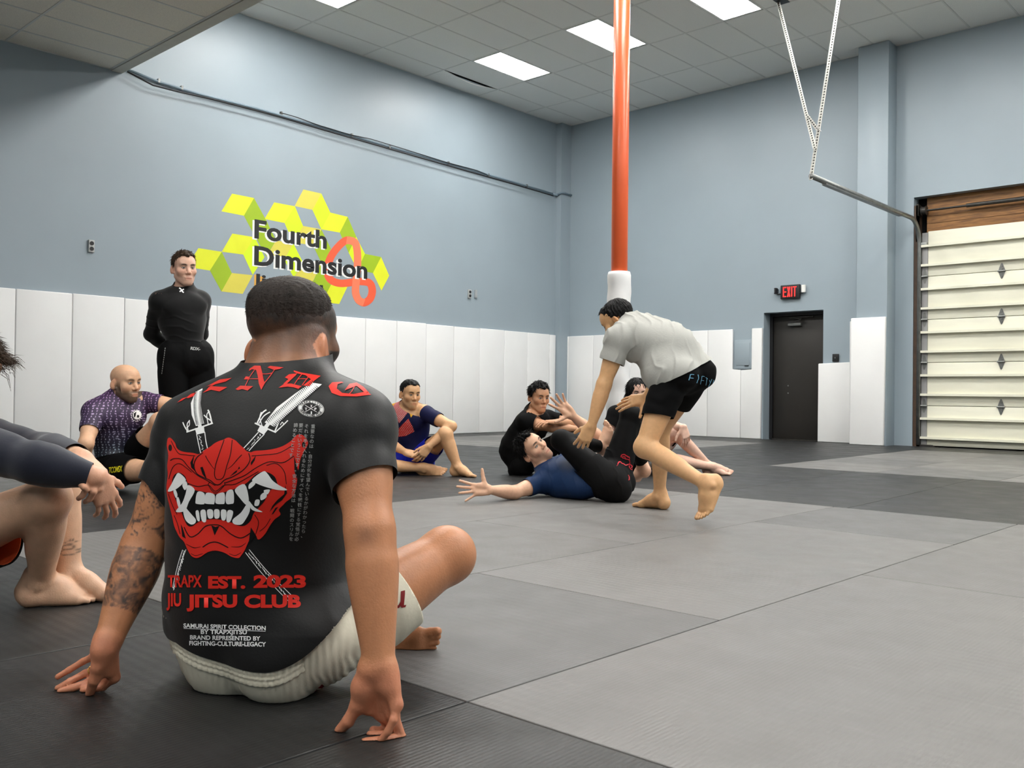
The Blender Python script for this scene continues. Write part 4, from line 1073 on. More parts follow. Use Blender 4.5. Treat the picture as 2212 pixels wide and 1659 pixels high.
def neckline(fig, a=.055, r=.078, fwd=.012, top=.075):
    """clips that open a collar: a ball round the throat and everything above it"""
    N, H = fig.J['neck'], fig.J['head']; hn = nrm(H - N); c = N + hn * a + fig.hf[2] * fwd
    return [lambda P: r - np.sqrt(((P - c) ** 2).sum(1)), (N + hn * top, hn)]
def crop(top=.125, line=.076, side=.0795, nape=-.055, burn=-.005):
    """cropped hair: fuller crown, forehead line, sideburns in front of the ears, nape"""
    def f(q):
        x, y, z = q[:, 0], q[:, 1], q[:, 2]
        d = h_ell(q, (0, -.016, .046), (side, .1015, .086)); d = np.minimum(d, h_ell(q, (0, .004, .066), (.072, .094, top - .066)))
        front = (y - .048) * .9 - (z - line) * .75 - .012 * np.cos(np.clip(np.abs(x) / .05, 0, 1) * 3.14)
        temple = (y - .026) * 1. - np.maximum(z - .032, 0) * 1.3
        low = np.where(y > -.012, burn - z, np.where(y > -.045, .016 - z, nape - z))
        return np.maximum(d, np.maximum(np.maximum(front, np.where(z < line, temple, -1)), low))
    return f

def folds(dirn, freq, amp, seed=0, warp=1., cover=.5):
    """sharp raised creases running across dirn"""
    dirn = nrm(dirn)
    def f(X):
        w = vnoise(X, 6, seed) * 2.6 * warp + vnoise(X, 15, seed + 3) * warp
        m = np.clip(vnoise(X, 7, seed + 7) * 1.1 + cover, 0, 1)
        v = 1 - np.abs(np.sin((X @ dirn) * freq * .5 + w)); return (v ** 2.5 - .25) * amp * m
    return f
def inside(poly, u, v):
    poly = np.asarray(poly); r = np.zeros(len(u), bool); n = len(poly)
    for i in range(n):
        (x0, y0), (x1, y1) = poly[i], poly[(i + 1) % n]
        c = ((y0 > v) != (y1 > v)) & (u < (x1 - x0) * (v - y0) / (y1 - y0 + 1e-12) + x0); r ^= c
    return r

def plant(p, fs=1.): p = np.array(p, float); p[2] = .0742 * fs; return p
# ================================================================== the man seen from behind, seated in the foreground
J = dict(hipL=at(487, 1362, 2.26), hipR=at(690, 1372, 2.13), shL=at(415, 932, 2.26), shR=at(772, 922, 2.06), neck=at(624, 826, 2.20), head=at(633, 738, 2.25),
         waist=at(566, 1215, 2.19), chest=at(575, 1030, 2.18))
J['wrR'] = at(819, 1438, 1.865); J['elR'] = at(799, 1148, 1.945); J['wrL'] = at(238, 1374, 2.085); J['elL'] = at(312, 1180, 2.20)
J['knR'] = at(964, 1200, 2.38); J['anR'] = at(792, 1325, 2.70); J['anL'] = at(826, 1388, 2.55); J['knL'] = at(545, 1335, 2.72)
A3 = lambda pts: [at(*p) for p in pts]
polyR = [A3([(822, 1541, 1.885), (850, 1585, 1.905), (826, 1579, 1.89), (806, 1577, 1.88)]), A3([(836, 1545, 1.875), (863, 1588, 1.885), (832, 1588, 1.868), (800, 1587, 1.862)]),
         A3([(849, 1540, 1.86), (867, 1592, 1.855), (830, 1598, 1.835), (789, 1602, 1.832)]), A3([(857, 1522, 1.84), (850, 1556, 1.825), (838, 1580, 1.825), (823, 1599, 1.828)])]
polyL = [A3([(247, 1463, 2.10), (222, 1484, 2.105), (200, 1488, 2.10), (180, 1490, 2.10)]), A3([(237, 1456, 2.11), (190, 1475, 2.12), (158, 1486, 2.105), (131, 1493, 2.10)]),
         A3([(222, 1440, 2.12), (184, 1455, 2.135), (152, 1472, 2.12), (125, 1487, 2.115)]), A3([(206, 1417, 2.12), (179, 1429, 2.135), (150, 1447, 2.13), (125, 1462, 2.125)])]
tR = A3([(786, 1484, 1.865), (771, 1524, 1.865), (752, 1558, 1.868), (733, 1578, 1.878)])
tL = A3([(222, 1404, 2.06), (211, 1440, 2.055), (203, 1470, 2.06), (194, 1498, 2.078)])
xp = [ell(at(560, 1290, 2.20), (C_R, C_U, C_F), (.205, .16, .15), .08), ell(at(568, 1130, 2.19), (C_R, C_U, C_F), (.205, .20, .14), .1), ell(at(585, 980, 2.16), (nrm(J['shR'] - J['shL']), C_U, nrm(np.cross(C_U, J['shR'] - J['shL']))), (.215, .14, .125), .1),
      limb(at(605, 880, 2.18), at(748, 914, 2.08), .082, .068, .08), limb(at(605, 880, 2.18), at(446, 922, 2.26), .082, .068, .08), limb(at(632, 735, 2.225), at(628, 806, 2.195), .088, .084, .05)]
figA = Figure(J, 1.18, face=cv(.40, -.04, .92), hup=cv(-.03, 1, -.03), hs=1.15, hopt=dict(wide=1.15, jaw=1.2, earz=-.020), neck_r=.074, waist_w=.165, waist_d=.115, rib_w=.165, rib_d=.115, wrist_r=.0275, extra_core=xp, leg=1.02,
              handR=hR(cv(.05, -1, .05), cv(-.25, .1, -1), poly=polyR, tpoly=tR, hs=1.06, fat=1.04), handL=hL(cv(-.25, -1, .1), cv(-1, .1, -.25), poly=polyL, tpoly=tL, hs=1.03, fat=1.02),
              footL=ftL(cv(.95, .23, -.08), cv(.1, -.22, -1), fs=1.0, curl=-6), footR=ftR(cv(-.7, -.05, .6), DOWN))
PA = person('person', at(580, 1480, 2.2) * (1, 1, 0), 'broad man seen from behind in black printed rash guard and cream shorts')
M_SKINF = mat('skin_close', (200, 160, 130), .42, .4, var=.06, vscale=38, bump=.18, bscale=190, attr=True, sss=.06)
class Fade:
    rgb = srgb(47, 39, 35)
    def __call__(s, l):
        z = l[:, 2] + .010 * (l[:, 1] > .05) - .006 * np.cos(l[:, 0] * 24); back = l[:, 1] < .064
        v = np.interp(z, [-.088, -.06, -.03, .0, .03, .055], [.02, .34, .62, .78, .92, 1.0]) + vnoise(l, 110, 3) * .05 + vnoise(l, 34, 5) * .05
        ear = (np.abs(l[:, 0]) > .0765) & (np.abs(l[:, 2] + .022) < .045) & (np.abs(l[:, 1] + .016) < .034)
        scar = (np.abs(l[:, 0] + .032 + l[:, 2] * .3) < .0095) & (np.abs(l[:, 2] - .000 + l[:, 0] * .25 + .010) < .0022) & (l[:, 1] < 0)
        jaw = (l[:, 1] > .01) & (l[:, 2] < -.02) & ~ear
        return np.where(back & (np.abs(l[:, 0]) < .1) & ~ear & ~scar, v, 0) + jaw * .75 * np.clip((l[:, 1] - .01) / .03, 0, 1)
def inkA(T, l, X):              # skin redness and the tattooed arm
    J_ = figA.J
    ink = np.array(srgb(58, 56, 56)); red = np.array(srgb(206, 132, 104))
    hd = np.zeros(len(X))
    for q in 'LR':
        w = J_['wr' + q]; e = J_['el' + q]
        t = (X - w) @ nrm(w - e); hd = np.maximum(hd, np.clip(t / .04 + .4, 0, 1) * (np.linalg.norm(X - w, axis=1) < .26))
    T = T * (1 - .6 * hd[:, None]) + red * .6 * hd[:, None]
    el, wr, sh = J_['elL'], J_['wrL'], J_['shL']
    t = np.clip((X - el) @ (wr - el) / ((wr - el) @ (wr - el)), -1, 2); r = np.linalg.norm(X - (el + (wr - el) * np.clip(t, 0, 1)[:, None]), axis=1)
    side = (X - el) @ C_R
    axis = el + (wr - el) * np.clip(t, 0, 1)[:, None]; lat = (X - axis) @ nrm(cv(.92, .35, -.2)); frontish = (X - axis) @ -C_F
    Xq = X + np.stack([vnoise(X, 40, 51), vnoise(X, 40, 52), vnoise(X, 40, 53)], 1) * .012; n = vnoise(Xq @ np.array(((.6, .64, .48), (-.64, .74, -.2), (-.48, -.2, .85))), 70, 11) * .55 + vnoise(Xq, 150, 12) * .45 - .5 * (np.abs(vnoise(Xq, 55, 15)) < .12)
    panel = (t > .10) & (t < .74) & (lat > -.028) & (r < .085) & (frontish > -.03)
    edge = np.clip((lat + .028) / .006, 0, 1)
    w = panel * np.clip(.62 + n * .75, .12, .95) * edge
    t2 = np.clip((X - sh) @ (el - sh) / ((el - sh) @ (el - sh)), -1, 2); a2 = sh + (el - sh) * np.clip(t2, 0, 1)[:, None]; r2 = np.linalg.norm(X - a2, axis=1)
    Xw = X + np.stack([vnoise(X, 30, 41), vnoise(X, 30, 42), vnoise(X, 30, 43)], 1) * .018; Rm = np.array(((.6, .64, .48), (-.64, .74, -.2), (-.48, -.2, .85))); n2 = np.minimum(np.abs(vnoise(Xw @ Rm, 40, 21)), np.abs(vnoise(Xw @ Rm.T, 64, 22)) * 1.3); n3 = vnoise(Xw @ Rm, 26, 23)
    up = (t2 > .32) & (t2 < .88 + .08 * n3) & (r2 < .09) & ((X - a2) @ nrm(cv(.3, 0, -1)) > -.02)
    w = np.maximum(w, up * np.clip(1.05 - n2 * 6.0 + n3 * .5, .0, .95))
    T = T * (1 - w[:, None]) + ink * w[:, None]
    er = J_['elR']; dk = np.exp(-(np.linalg.norm(X - (er - C_F * .055 + C_R * .0), axis=1) / .020) ** 2) * .45
    T = T * (1 - dk[:, None]) + np.array(srgb(120, 82, 64)) * dk[:, None]
    return T
bodyA = body_mesh(figA, PA, (190, 130, 92), .0042, M_SKINF, hair=Fade(), stubble=None, extra=inkA, lips=None)
M_RASH = fab('black_rash_guard', (11, 10, 10), .50, .06, .10, 200, sheen=.08, spec=.35)
M_CREAMS = fab('cream_short_fabric', (226, 220, 200), .8, .04, .18, 70)
hn = nrm(J['head'] - J['neck'])
hemc = at(566, 1434, 2.0); hemn = nrm(cv(-.05, -.86, -.32))
def hemA(P):
    u = (P - hemc) @ C_R; return .083 + np.where(u < 0, .8, 3.9) * np.minimum(np.abs(u), .22) ** 2 + .25 * np.maximum((P - hemc) @ C_F - .12, 0) - P[:, 2]
wA = wrinkles(cv(.1, 1, 0), 70, .0014, 31)
def dispA(X):
    low = np.clip((.28 - X[:, 2]) / .1, 0, 1); side = np.clip(np.abs((X - figA.C) @ C_R) / .18 - .4, 0, 1)
    return wA(X) * (.5 * low + .9 * side)
hipA = Group(figA.G['core'].p + [limb(J['hip' + q], J['hip' + q] + (J['kn' + q] - J['hip' + q]) * .10, .108, .104, .05) for q in 'LR'])
shirtA = garment_mesh(figA, 'rash_guard', [(hipA, lambda P: .008 + .010 * np.clip((.26 - P[:, 2]) / .10, 0, 1), [(at(632, 777, 2.12), cv(-.07, 1, -.12)), hemA]),
                      (figA.sub('armL', 2), .010, sleeve(figA, 'L', .50)), (figA.sub('armR', 2), .010, sleeve(figA, 'R', .55, cv(.22, 0, 0)))], M_RASH, PA, .0042, disp=dispA)
def gath(X):
    zz = (X[:, 2] - .0); band = np.exp(-((X - hemc) @ hemn / .06) ** 2)
    ang = (X - figA.P) @ C_R
    return np.sin(ang * 420 + vnoise(X, 30, 3) * 2) * .0013 * np.clip(band, 0, 1) + wrinkles(cv(.6, .5, 0), 60, .0022, 14)(X) * (1 - band)
cb = 9
pel = Group(figA.G['core'].p[:3] + [figA.G['core'].p[3]] + xp[:1])
upA = nrm(J['waist'] - figA.P)
shortsA = garment_mesh(figA, 'shorts', [(pel, .010, [(hemc - hemn * .17, -hemn)]), (figA.sub('legR', 2), lambda P: .004 + .020 * np.clip(((P - figA.J['hipR']) @ nrm(figA.J['knR'] - figA.J['hipR']) - .04) / .12, 0, 1), hemleg(figA, 'R', .56, cv(.0, .12, -.15))), (figA.sub('legL', 2), .005, hemleg(figA, 'L', .6))], M_CREAMS, PA, .0045, disp=gath, thick=.002)
bandA = garment_mesh(figA, 'waistband', [(pel, lambda P: .0155 + .0 * P[:, 0], [lambda P: hemA(P) - .034, lambda P: -hemA(P) - .05, (figA.P + C_F * .04, C_F)])], M_CREAMS, shortsA, .0035,
                    disp=lambda X: np.sin(((X - figA.P) @ C_R) * 480 + vnoise(X, 40, 6) * 1.5) * .0011 - .002 * np.exp(-((hemA(X) - .012) / .0022) ** 2) - .002 * np.exp(-((hemA(X) - .023) / .0022) ** 2))
# short faded hair: dark longer top
def topA(q):
    u = np.clip((q[:, 2] - .036) / .085, 0, 1); th = .0175 * u * u * (3 - 2 * u) - .0008
    return np.maximum(h_ell(q, (0, -.014, .045), (.073, .094, .077)) - th, np.maximum(q[:, 1] - .088 - (q[:, 2] - .05) * .4, .022 - q[:, 2]))
M_HAIRA = mat('dark_brown_hair', (40, 35, 32), .62, .2, var=.35, vscale=90, bump=.5, bscale=260, stretch=(1, .35, .8), attr=True)
def tintHA(X):
    c, x, y, z, s_, wd = figA.hf; lz = (X - c) @ z / s_; lx = (X - c) @ x / s_; lz = lz + vnoise(X, 60, 4) * .006 - .006 * np.cos(lx * 24)
    w = np.interp(lz, [0, .04, .06, .09], [0, .2, .7, 1])[:, None]; return np.array(srgb(60, 48, 42)) * (1 - w) + np.array(srgb(46, 40, 36)) * w
hair_mesh(figA, PA, M_HAIRA, topA, .0032, strand=.0010, ssc=120, n=12000, L=.009, lift=.05, r=.00032, crown=(.01, -.075, .075), tint=tintHA, keep=lambda q: q[:, 2] > .052 + .01 * np.sin(q[:, 0] * 90))
rsA = np.random.RandomState(3); cA, xA, yA, zA, sA_, wA_ = figA.hf   # fine stubble of the fade
M_GOLD = mat('gold_ring', (214, 170, 96), .3, .5, metal=.9)
w = MB(); a_, b_ = np.array(polyL[2][0]), np.array(polyL[2][1]); c = a_ + (b_ - a_) * .62; tdir = nrm(b_ - a_); e1 = nrm(np.cross(tdir, C_U)); e2 = np.cross(tdir, e1)
w.tube([c + (e1 * math.cos(q) + e2 * math.sin(q)) * .0105 for q in np.linspace(0, 2 * math.pi, 25)], .0017, 6, caps=False); w.build('finger_ring', M_GOLD, PA, smooth=True)
# ================================================================== the person half out of the picture at the left edge
J = dict(hipR=at(-190, 1205, 2.86), hipL=at(-175, 1195, 3.06), neck=at(-165, 868, 2.93), shR=at(-120, 948, 2.74), shL=at(-105, 930, 3.10), head=at(-78, 800, 2.95), waist=at(-205, 1050, 2.94))
J['knR'] = at(104, 1078, 2.78); J['anR'] = plant(at(88, 1252, 2.93), 1.02); J['knL'] = at(128, 1060, 3.05); J['anL'] = plant(at(150, 1243, 3.02), 1.05)
J['elR'] = at(78, 1000, 2.66); J['wrR'] = at(206, 1030, 2.71); J['elL'] = at(95, 975, 2.98); J['wrL'] = at(176, 990, 2.77)
figB = Figure(J, 1.06, face=cv(.9, -.35, .05), hup=cv(.3, .95, 0), hs=1.02, wrist_r=.0255, arm=1.08,
              handR=hR(cv(.12, -.80, .55), cv(-.5, -.4, .7), hs=.98, curl=[(10, 22, 16), (6, 20, 16), (10, 22, 16), (14, 24, 16)], spread=(9, 2, -4, -10), thumb=(.75, .62, .25), tb=10),
              handL=hL(cv(.80, -.50, -.62), cv(-.45, -.85, .25), hs=1.05, curl=[(50, 55, 25), (50, 55, 25), (50, 52, 25), (50, 50, 25)], spread=(4, 1, -2, -5), thumb=(.85, .3, .25), tb=10),
              footR=ftR(cv(.86, -.02, .35) * (1, 1, 0), DOWN, fs=1.02), footL=ftL(cv(.98, 0, .05) * (1, 1, 0), DOWN, fs=1.05))
PB = person('person', at(-60, 1300, 2.95) * (1, 1, 0), 'person cut off by the left edge, long navy sleeves, hands clasped over raised bare knees')
def inkB(T, l, X):
    kn, an = figB.J['knL'], figB.J['anL']
    c = at(146, 1185, depth_of(kn + (an - kn) * .6) - .04); d = X - c; u, v = d @ C_R, d @ C_U
    ring = lambda cx, cy, rx, ry, w: np.exp(-((np.sqrt(((u - cx) / rx) ** 2 + ((v - cy) / ry) ** 2) - 1) / w) ** 2)
    w = np.maximum(np.maximum(ring(.002, -.012, .024, .009, .16), ring(.0, .004, .015, .008, .2)), np.maximum(ring(.006, .020, .012, .004, .25), ring(.009, .027, .004, .004, .4)))
    w = w * (np.linalg.norm(d, axis=1) < .06) * .75
    red = np.array(srgb(212, 150, 124)); hw = np.zeros(len(X))
    for q in 'LR':
        wr, el = figB.J['wr' + q], figB.J['el' + q]; hw = np.maximum(hw, (np.linalg.norm(X - wr, axis=1) < .23) * np.clip((X - wr) @ nrm(wr - el) / .05 + .5, 0, 1) * .5)
    T = T * (1 - hw[:, None]) + red * hw[:, None]
    return T * (1 - w[:, None]) + np.array(srgb(70, 66, 62)) * w[:, None]
body_mesh(figB, PB, (214, 172, 142), .0045, M_SKINF, extra=inkB, stubble=.3)
M_NAVYL = fab('dark_navy_sleeve_knit', (30, 33, 46), .55, .05, .08, 150, sheen=.3)
hn = nrm(J['head'] - J['neck']); uB = nrm(figB.W - figB.P)
garment_mesh(figB, 'shirt', [('core', .008, neckline(figB, .055, .08) + [(figB.P + uB * .05, -uB)]), (figB.sub('armR', 3), lambda P: .010 - .005 * np.clip((P - figB.J['elR']) @ nrm(figB.J['wrR'] - figB.J['elR']) / .2, 0, 1), lsl(figB, 'R', .90)), (figB.sub('armL', 3), .009, lsl(figB, 'L', .86))], M_NAVYL, PB, .0045, disp=wrinkles(cv(.9, .3, 0), 60, .0016, 6))
hemB = J['hipR'] + (J['knR'] - J['hipR']) * .66
legX = Group([limb(J['hipR'] - UP * .01, hemB - UP * .045, .115, .098, .04)], J['hipR'], .2, .05)
garment_mesh(figB, 'shorts', [('core', .014, [(figB.P + uB * .13, uB)]), (legX, .0, [(hemB - UP * .04, nrm(J['knR'] - J['hipR']) + cv(.1, -.15, 0))]), (figB.sub('legL', 2), .03, hemleg(figB, 'L', .5))], fab('black_loose_fabric', (9, 9, 10), .8), PB, .005, disp=wrinkles(cv(.3, .9, .2), 50, .003, 3), thick=.003)
lin = Group([limb(J['hipR'] - UP * .01, hemB - UP * .045, .110, .0935, .04)], J['hipR'], .2, .05)
garment_mesh(figB, 'shorts_lining', [(lin, .0, [(hemB - UP * .04 - nrm(J['knR'] - J['hipR']) * .006, nrm(J['knR'] - J['hipR']) + cv(.1, -.15, 0)), (J['hipR'] + (J['knR'] - J['hipR']) * .3, J['hipR'] - J['knR'])])], fab('orange_lining', (196, 84, 48), .7), PB, .005, label='orange inner lining of the shorts', thick=.002)
def wavyB(q):
    d = h_ell(q, (0, -.01, .05), (.086, .110, .090)); d = np.minimum(d, h_ell(q, (0, .072, .060), (.060, .060, .036)))
    cut = np.maximum(q[:, 1] * .8 - (q[:, 2] - .045) * 1.4 - .06, -q[:, 2] - .05); return np.maximum(d, np.maximum(cut, (q[:, 1] - .02) - (q[:, 2] - .02) * 1.5))
hair = hair_mesh(figB, PB, M_HAIR_BROWN, wavyB, strand=.010, ssc=70, n=2500, L=.045, lift=.5, r=.0007)
w = MB(); rn = random.Random(5); c, x, y, z = figB.hf[:4]
for k in range(26):             # loose wisps at the brow
    p0 = c + x * rn.uniform(-.05, .05) + y * rn.uniform(.10, .125) + z * rn.uniform(.03, .085); d = nrm(y * 1 + z * rn.uniform(-.7, .5) + x * rn.uniform(-.3, .3)); L_ = rn.uniform(.02, .055)
    w.tube([p0, p0 + d * L_ * .5 + z * .004, p0 + d * L_ - z * L_ * rn.uniform(0, .5)], [.0009, .0008, .0004], 4)
w.build('hair_wisps', M_HAIR_BROWN, PB, smooth=True)
# ================================================================== the bent, standing man of the sparring pair
J = dict(hipL=at(1452, 815, 5.19), hipR=at(1497, 806, 5.31), neck=at(1366, 703, 5.44), shL=at(1338, 731, 5.30), shR=at(1404, 717, 5.52), waist=at(1440, 763, 5.34), head=at(1336, 694, 5.50))
J['knL'] = reach(J['hipL'], 1393, 966, .43); J['anL'] = reach(J['knL'], 1529, 1047, .415)
J['anR'] = plant(at(1425, 1069, 5.58)); J['knR'] = ik(J['hipR'], J['anR'], .43, .42, cv(-.7, .1, .7))
J['elL'] = reach(J['shL'], 1303, 836, .285, True); J['wrL'] = reach(J['elL'], 1277, 922, .25, True)
J['wrR'] = at(1394, 860, 5.62); J['elR'] = ik(J['shR'], J['wrR'], .28, .25, cv(.6, .3, .3))
solL = nrm(cv(.85, -.25, .35)); toeL = at(1510, 1124, depth_of(J['anL']) - .01) - solL * .05
figI = Figure(J, .98, face=cv(-.72, -.50, .45), hup=cv(-.42, .82, .1), hs=1.0, waist_w=.13, rib_w=.145,
              handL=hL(cv(-.42, -.85, .15), cv(.05, -.15, 1), curl=[(28, 22, 15), (30, 25, 15), (30, 25, 15), (28, 25, 15)], spread=(12, 3, -3, -8), thumb=(.5, .5, .6)),
              handR=hR(cv(-.95, -.18, -.1), cv(-.1, -.5, .8), curl=[(8, 14, 10), (14, 18, 10), (20, 20, 10), (25, 20, 10)], thumb=(.35, .95, .1), tb=6),
              footL=ftL(toeL - J['anL'], solL, curl=-22, fs=1.06), footR=ftR(cv(-.72, -.0, .7) * (1, 1, 0), DOWN))
P = person('person', at(1440, 1090, 5.4) * (1, 1, 0), 'bent-over barefoot man in pale grey t-shirt and black shorts holding a knee')
M_TEE = fab('pale_grey_jersey', (176, 176, 170), .9, .04, .25, 90)
M_SHORT = fab('black_short_fabric', (9, 9, 10), .8, .1, .2, 90)
body_mesh(figI, P, (222, 174, 126), .0042, stubble=.5, stub_rgb=(50, 38, 32))
hemN = nrm(J['waist'] - figI.P); hemP = at(1470, 812, 5.2)
hem = [(at(1412, 838, 5.1), -(np.cross(at(1545, 775, 5.1) - at(1412, 838, 5.1), C_F)))]
if hem[0][1] @ (figI.C - hem[0][0]) > 0: hem = [(hem[0][0], -hem[0][1])]
neckcut = neckline(figI, .06, .075)
teeX = Group([*figI.G['core'].p, ell(figI.W - figI.fC * .04, (figI.sx, figI.fC, figI.upC), (.15, .13, .17), .06), ell((figI.W + figI.P) / 2 + figI.fP * .03, (figI.hx, figI.fP, figI.upP), (.165, .13, .15), .06), ell(at(1432, 802, 5.22), (C_R, C_U, C_F), (.085, .10, .11), .06)])
w1 = folds(cv(.85, -.25, .3), 95, .010, 1, .8, .75)
garment_mesh(figI, 'shirt', [(teeX, lambda P: .013 + .014 * np.clip(1 - np.abs((P - hem[0][0]) @ nrm(hem[0][1])) / .12, 0, 1), hem + neckcut), (figI.sub('armL', 2), .017, sleeve(figI, 'L', .50)), (figI.sub('armR', 2), .016, sleeve(figI, 'R', .55))], M_TEE, P, .005,
             disp=w1, lo=figI.bounds()[0], hi=figI.bounds()[1])
up_ = nrm(figI.W - figI.P)
sh = garment_mesh(figI, 'shorts', [(Group(figI.G['core'].p[:3]), .014, [(hem[0][0] + nrm(hem[0][1]) * -.07, -hem[0][1])]), (figI.sub('legL', 2), .016, hemleg(figI, 'L', .56, cv(.25, .1, 0)) + [(hem[0][0] + hem[0][1] * -.07, -hem[0][1])]), (figI.sub('legR', 2), .022, hemleg(figI, 'R', .5) + [(hem[0][0] + hem[0][1] * -.06, -hem[0][1])])], M_SHORT, P, .005,
                  disp=wrinkles(cv(.3, .9, .2), 70, .002, 5))
PI_BODY, PI_SHORTS = P, sh
hair_mesh(figI, P, M_HAIR_BLACK, crop(top=.127), strand=.004, n=1200, L=.014)

# ================================================================== the man lying on his back
J = dict(hipR=at(1316, 1043, 5.93), hipL=at(1328, 1026, 6.10), shR=at(1174, 1041, 6.17), shL=at(1228, 998, 6.45), neck=at(1177, 1010, 6.36), waist=at(1258, 1043, 6.08), head=at(1152, 971, 6.36))
J['knR'] = reach(J['hipR'], 1213, 951, .43, True); J['anR'] = reach(J['knR'], 1303, 966, .38, True)
J['knL'] = reach(J['hipL'], 1362, 897, .42, True); J['anL'] = at(1388, 1010, 6.35)
J['elR'] = reach(J['shR'], 1110, 1068, .27); J['wrR'] = reach(J['elR'], 1056, 1058, .24)
J['elL'] = reach(J['shL'], 1292, 934, .27, True); J['wrL'] = reach(J['elL'], 1235, 897, .25)
if J['elR'][2] < .045: J['elR'][2] = .045
figH = Figure(J, 1.0, face=cv(.50, .48, -.72), hup=cv(-.70, .62, -.05), hs=1.04, waist_w=.14, leg=1.02,
              handR=hR(cv(-1, .02, -.15), cv(.05, .28, -1), curl=[(-4, 8, 6), (0, 8, 6), (2, 8, 6), (-6, 6, 5)], spread=(16, 4, -8, -32), thumb=(.25, .95, .15), tb=-4, hs=1.05),
              handL=hL(cv(-.62, .62, -.25), cv(.1, .2, -1), curl=[(6, 10, 8), (4, 8, 8), (8, 10, 8), (6, 10, 8)], spread=(20, 6, -6, -20), thumb=(.35, .9, .2), tb=4, hs=1.08),
              footR=ftR(cv(-.12, .95, -.1), cv(.85, .1, .35), fs=.98, curl=-8), footL=ftL(cv(-.4, -.3, .8), DOWN))
P = person('person', at(1270, 1085, 5.95) * (1, 1, 0), 'man in navy rash guard and black tights lying on his back, one palm open')
body_mesh(figH, P, (224, 178, 148), .0042, stubble=.35, stub_rgb=(90, 70, 62), brow=(38, 28, 24))
M_NAVY = fab('navy_rash_guard', (30, 52, 88), .55, .05, .1, 120)
M_TIGHT = fab('black_tights', (9, 9, 10), .6, .08, .1, 120)
hn = nrm(J['head'] - J['neck'])
upH = nrm(figH.W - figH.P)
shH = garment_mesh(figH, 'shirt', [('core', .006, neckline(figH, .055, .078) + [(figH.P + upH * .07, -upH)]), (figH.sub('armR', 2), .007, sleeve(figH, 'R', .56)), (figH.sub('armL', 2), .007, sleeve(figH, 'L', .6))], M_NAVY, P, .0045,
                   disp=folds(cv(.9, .35, 0), 90, .0055, 9, .7, .35))
tiH = garment_mesh(figH, 'tights', [('core', .008, [(figH.P + upH * .10, upH)]), (figH.sub('legR', 4), .007, [(J['anR'] + (J['knR'] - J['anR']) * .12, J['anR'] - J['knR'])]), (figH.sub('legL', 4), .007, [(J['anL'] + (J['knL'] - J['anL']) * .1, J['anL'] - J['knL'])])], M_TIGHT, P, .005,
                   disp=wrinkles(cv(.3, .9, .2), 60, .0012, 4))
srH = garment_mesh(figH, 'shorts', [('core', .015, [(figH.P + upH * .11, upH)]), (figH.sub('legR', 2), .016, hemleg(figH, 'R', .42)), (figH.sub('legL', 2), .017, hemleg(figH, 'L', .40))], fab('charcoal_short_fabric', (20, 20, 21), .8, .12, .2, 60), P, .005,
                   disp=folds(cv(.8, .5, .1), 70, .005, 8))
hair_mesh(figH, P, M_HAIR_BLACK, crop(top=.142, line=.070, side=.083, nape=-.02, burn=.02), strand=.008, n=1500, L=.034, lift=.5)
# ================================================================== bald man in the purple patterned rash guard
J = dict(hipR=at(243, 1013, 6.16), hipL=at(275, 1006, 6.34), shR=at(203, 889, 6.10), shL=at(306, 868, 6.34), neck=at(254, 862, 6.24), head=at(271, 829, 6.20), waist=at(249, 958, 6.26))
J['elR'] = reach(J['shR'], 186, 958, .275); J['wrR'] = at(166, 1030, 6.05); J['elL'] = reach(J['shL'], 392, 878, .28); J['wrL'] = at(430, 930, 6.15)
J['knR'] = at(325, 1018, 5.92); J['anR'] = at(430, 1030, 6.15); J['knL'] = at(346, 912, 6.10); J['anL'] = plant(at(420, 1030, 6.25), 1)
figC = Figure(J, 1.06, face=cv(.84, -.04, -.42), hup=cv(.02, 1, -.05), hs=1.06, handR=hR(cv(-.2, -1, 0), cv(.5, -.2, -.6)), handL=hL(cv(.6, -.7, 0), cv(0, -.5, .8)), footR=ftR(cv(.9, 0, 0) * (1, 1, 0), cv(0, -.3, -1)), footL=ftL(cv(.9, 0, -.2) * (1, 1, 0), DOWN))
PC = person('person', at(255, 1060, 6.2) * (1, 1, 0), 'bald bearded man in purple patterned rash guard leaning on one arm on the floor')
def foreh(T, l, X):
    w = np.zeros(len(X))
    for zz in (.055, .066, .077): w = np.maximum(w, np.exp(-((l[:, 2] - zz - .2 * l[:, 0] ** 2 * 10) / .0016) ** 2))
    w = w * (l[:, 1] > .05) * (np.abs(l[:, 0]) < .05) * .3; return T * (1 - w[:, None]) + np.array(srgb(150, 92, 70)) * w[:, None]
body_mesh(figC, PC, (222, 176, 142), .004, stubble=.95, stub_rgb=(84, 66, 54), brow=(110, 84, 64), iris=(70, 80, 80), extra=foreh)
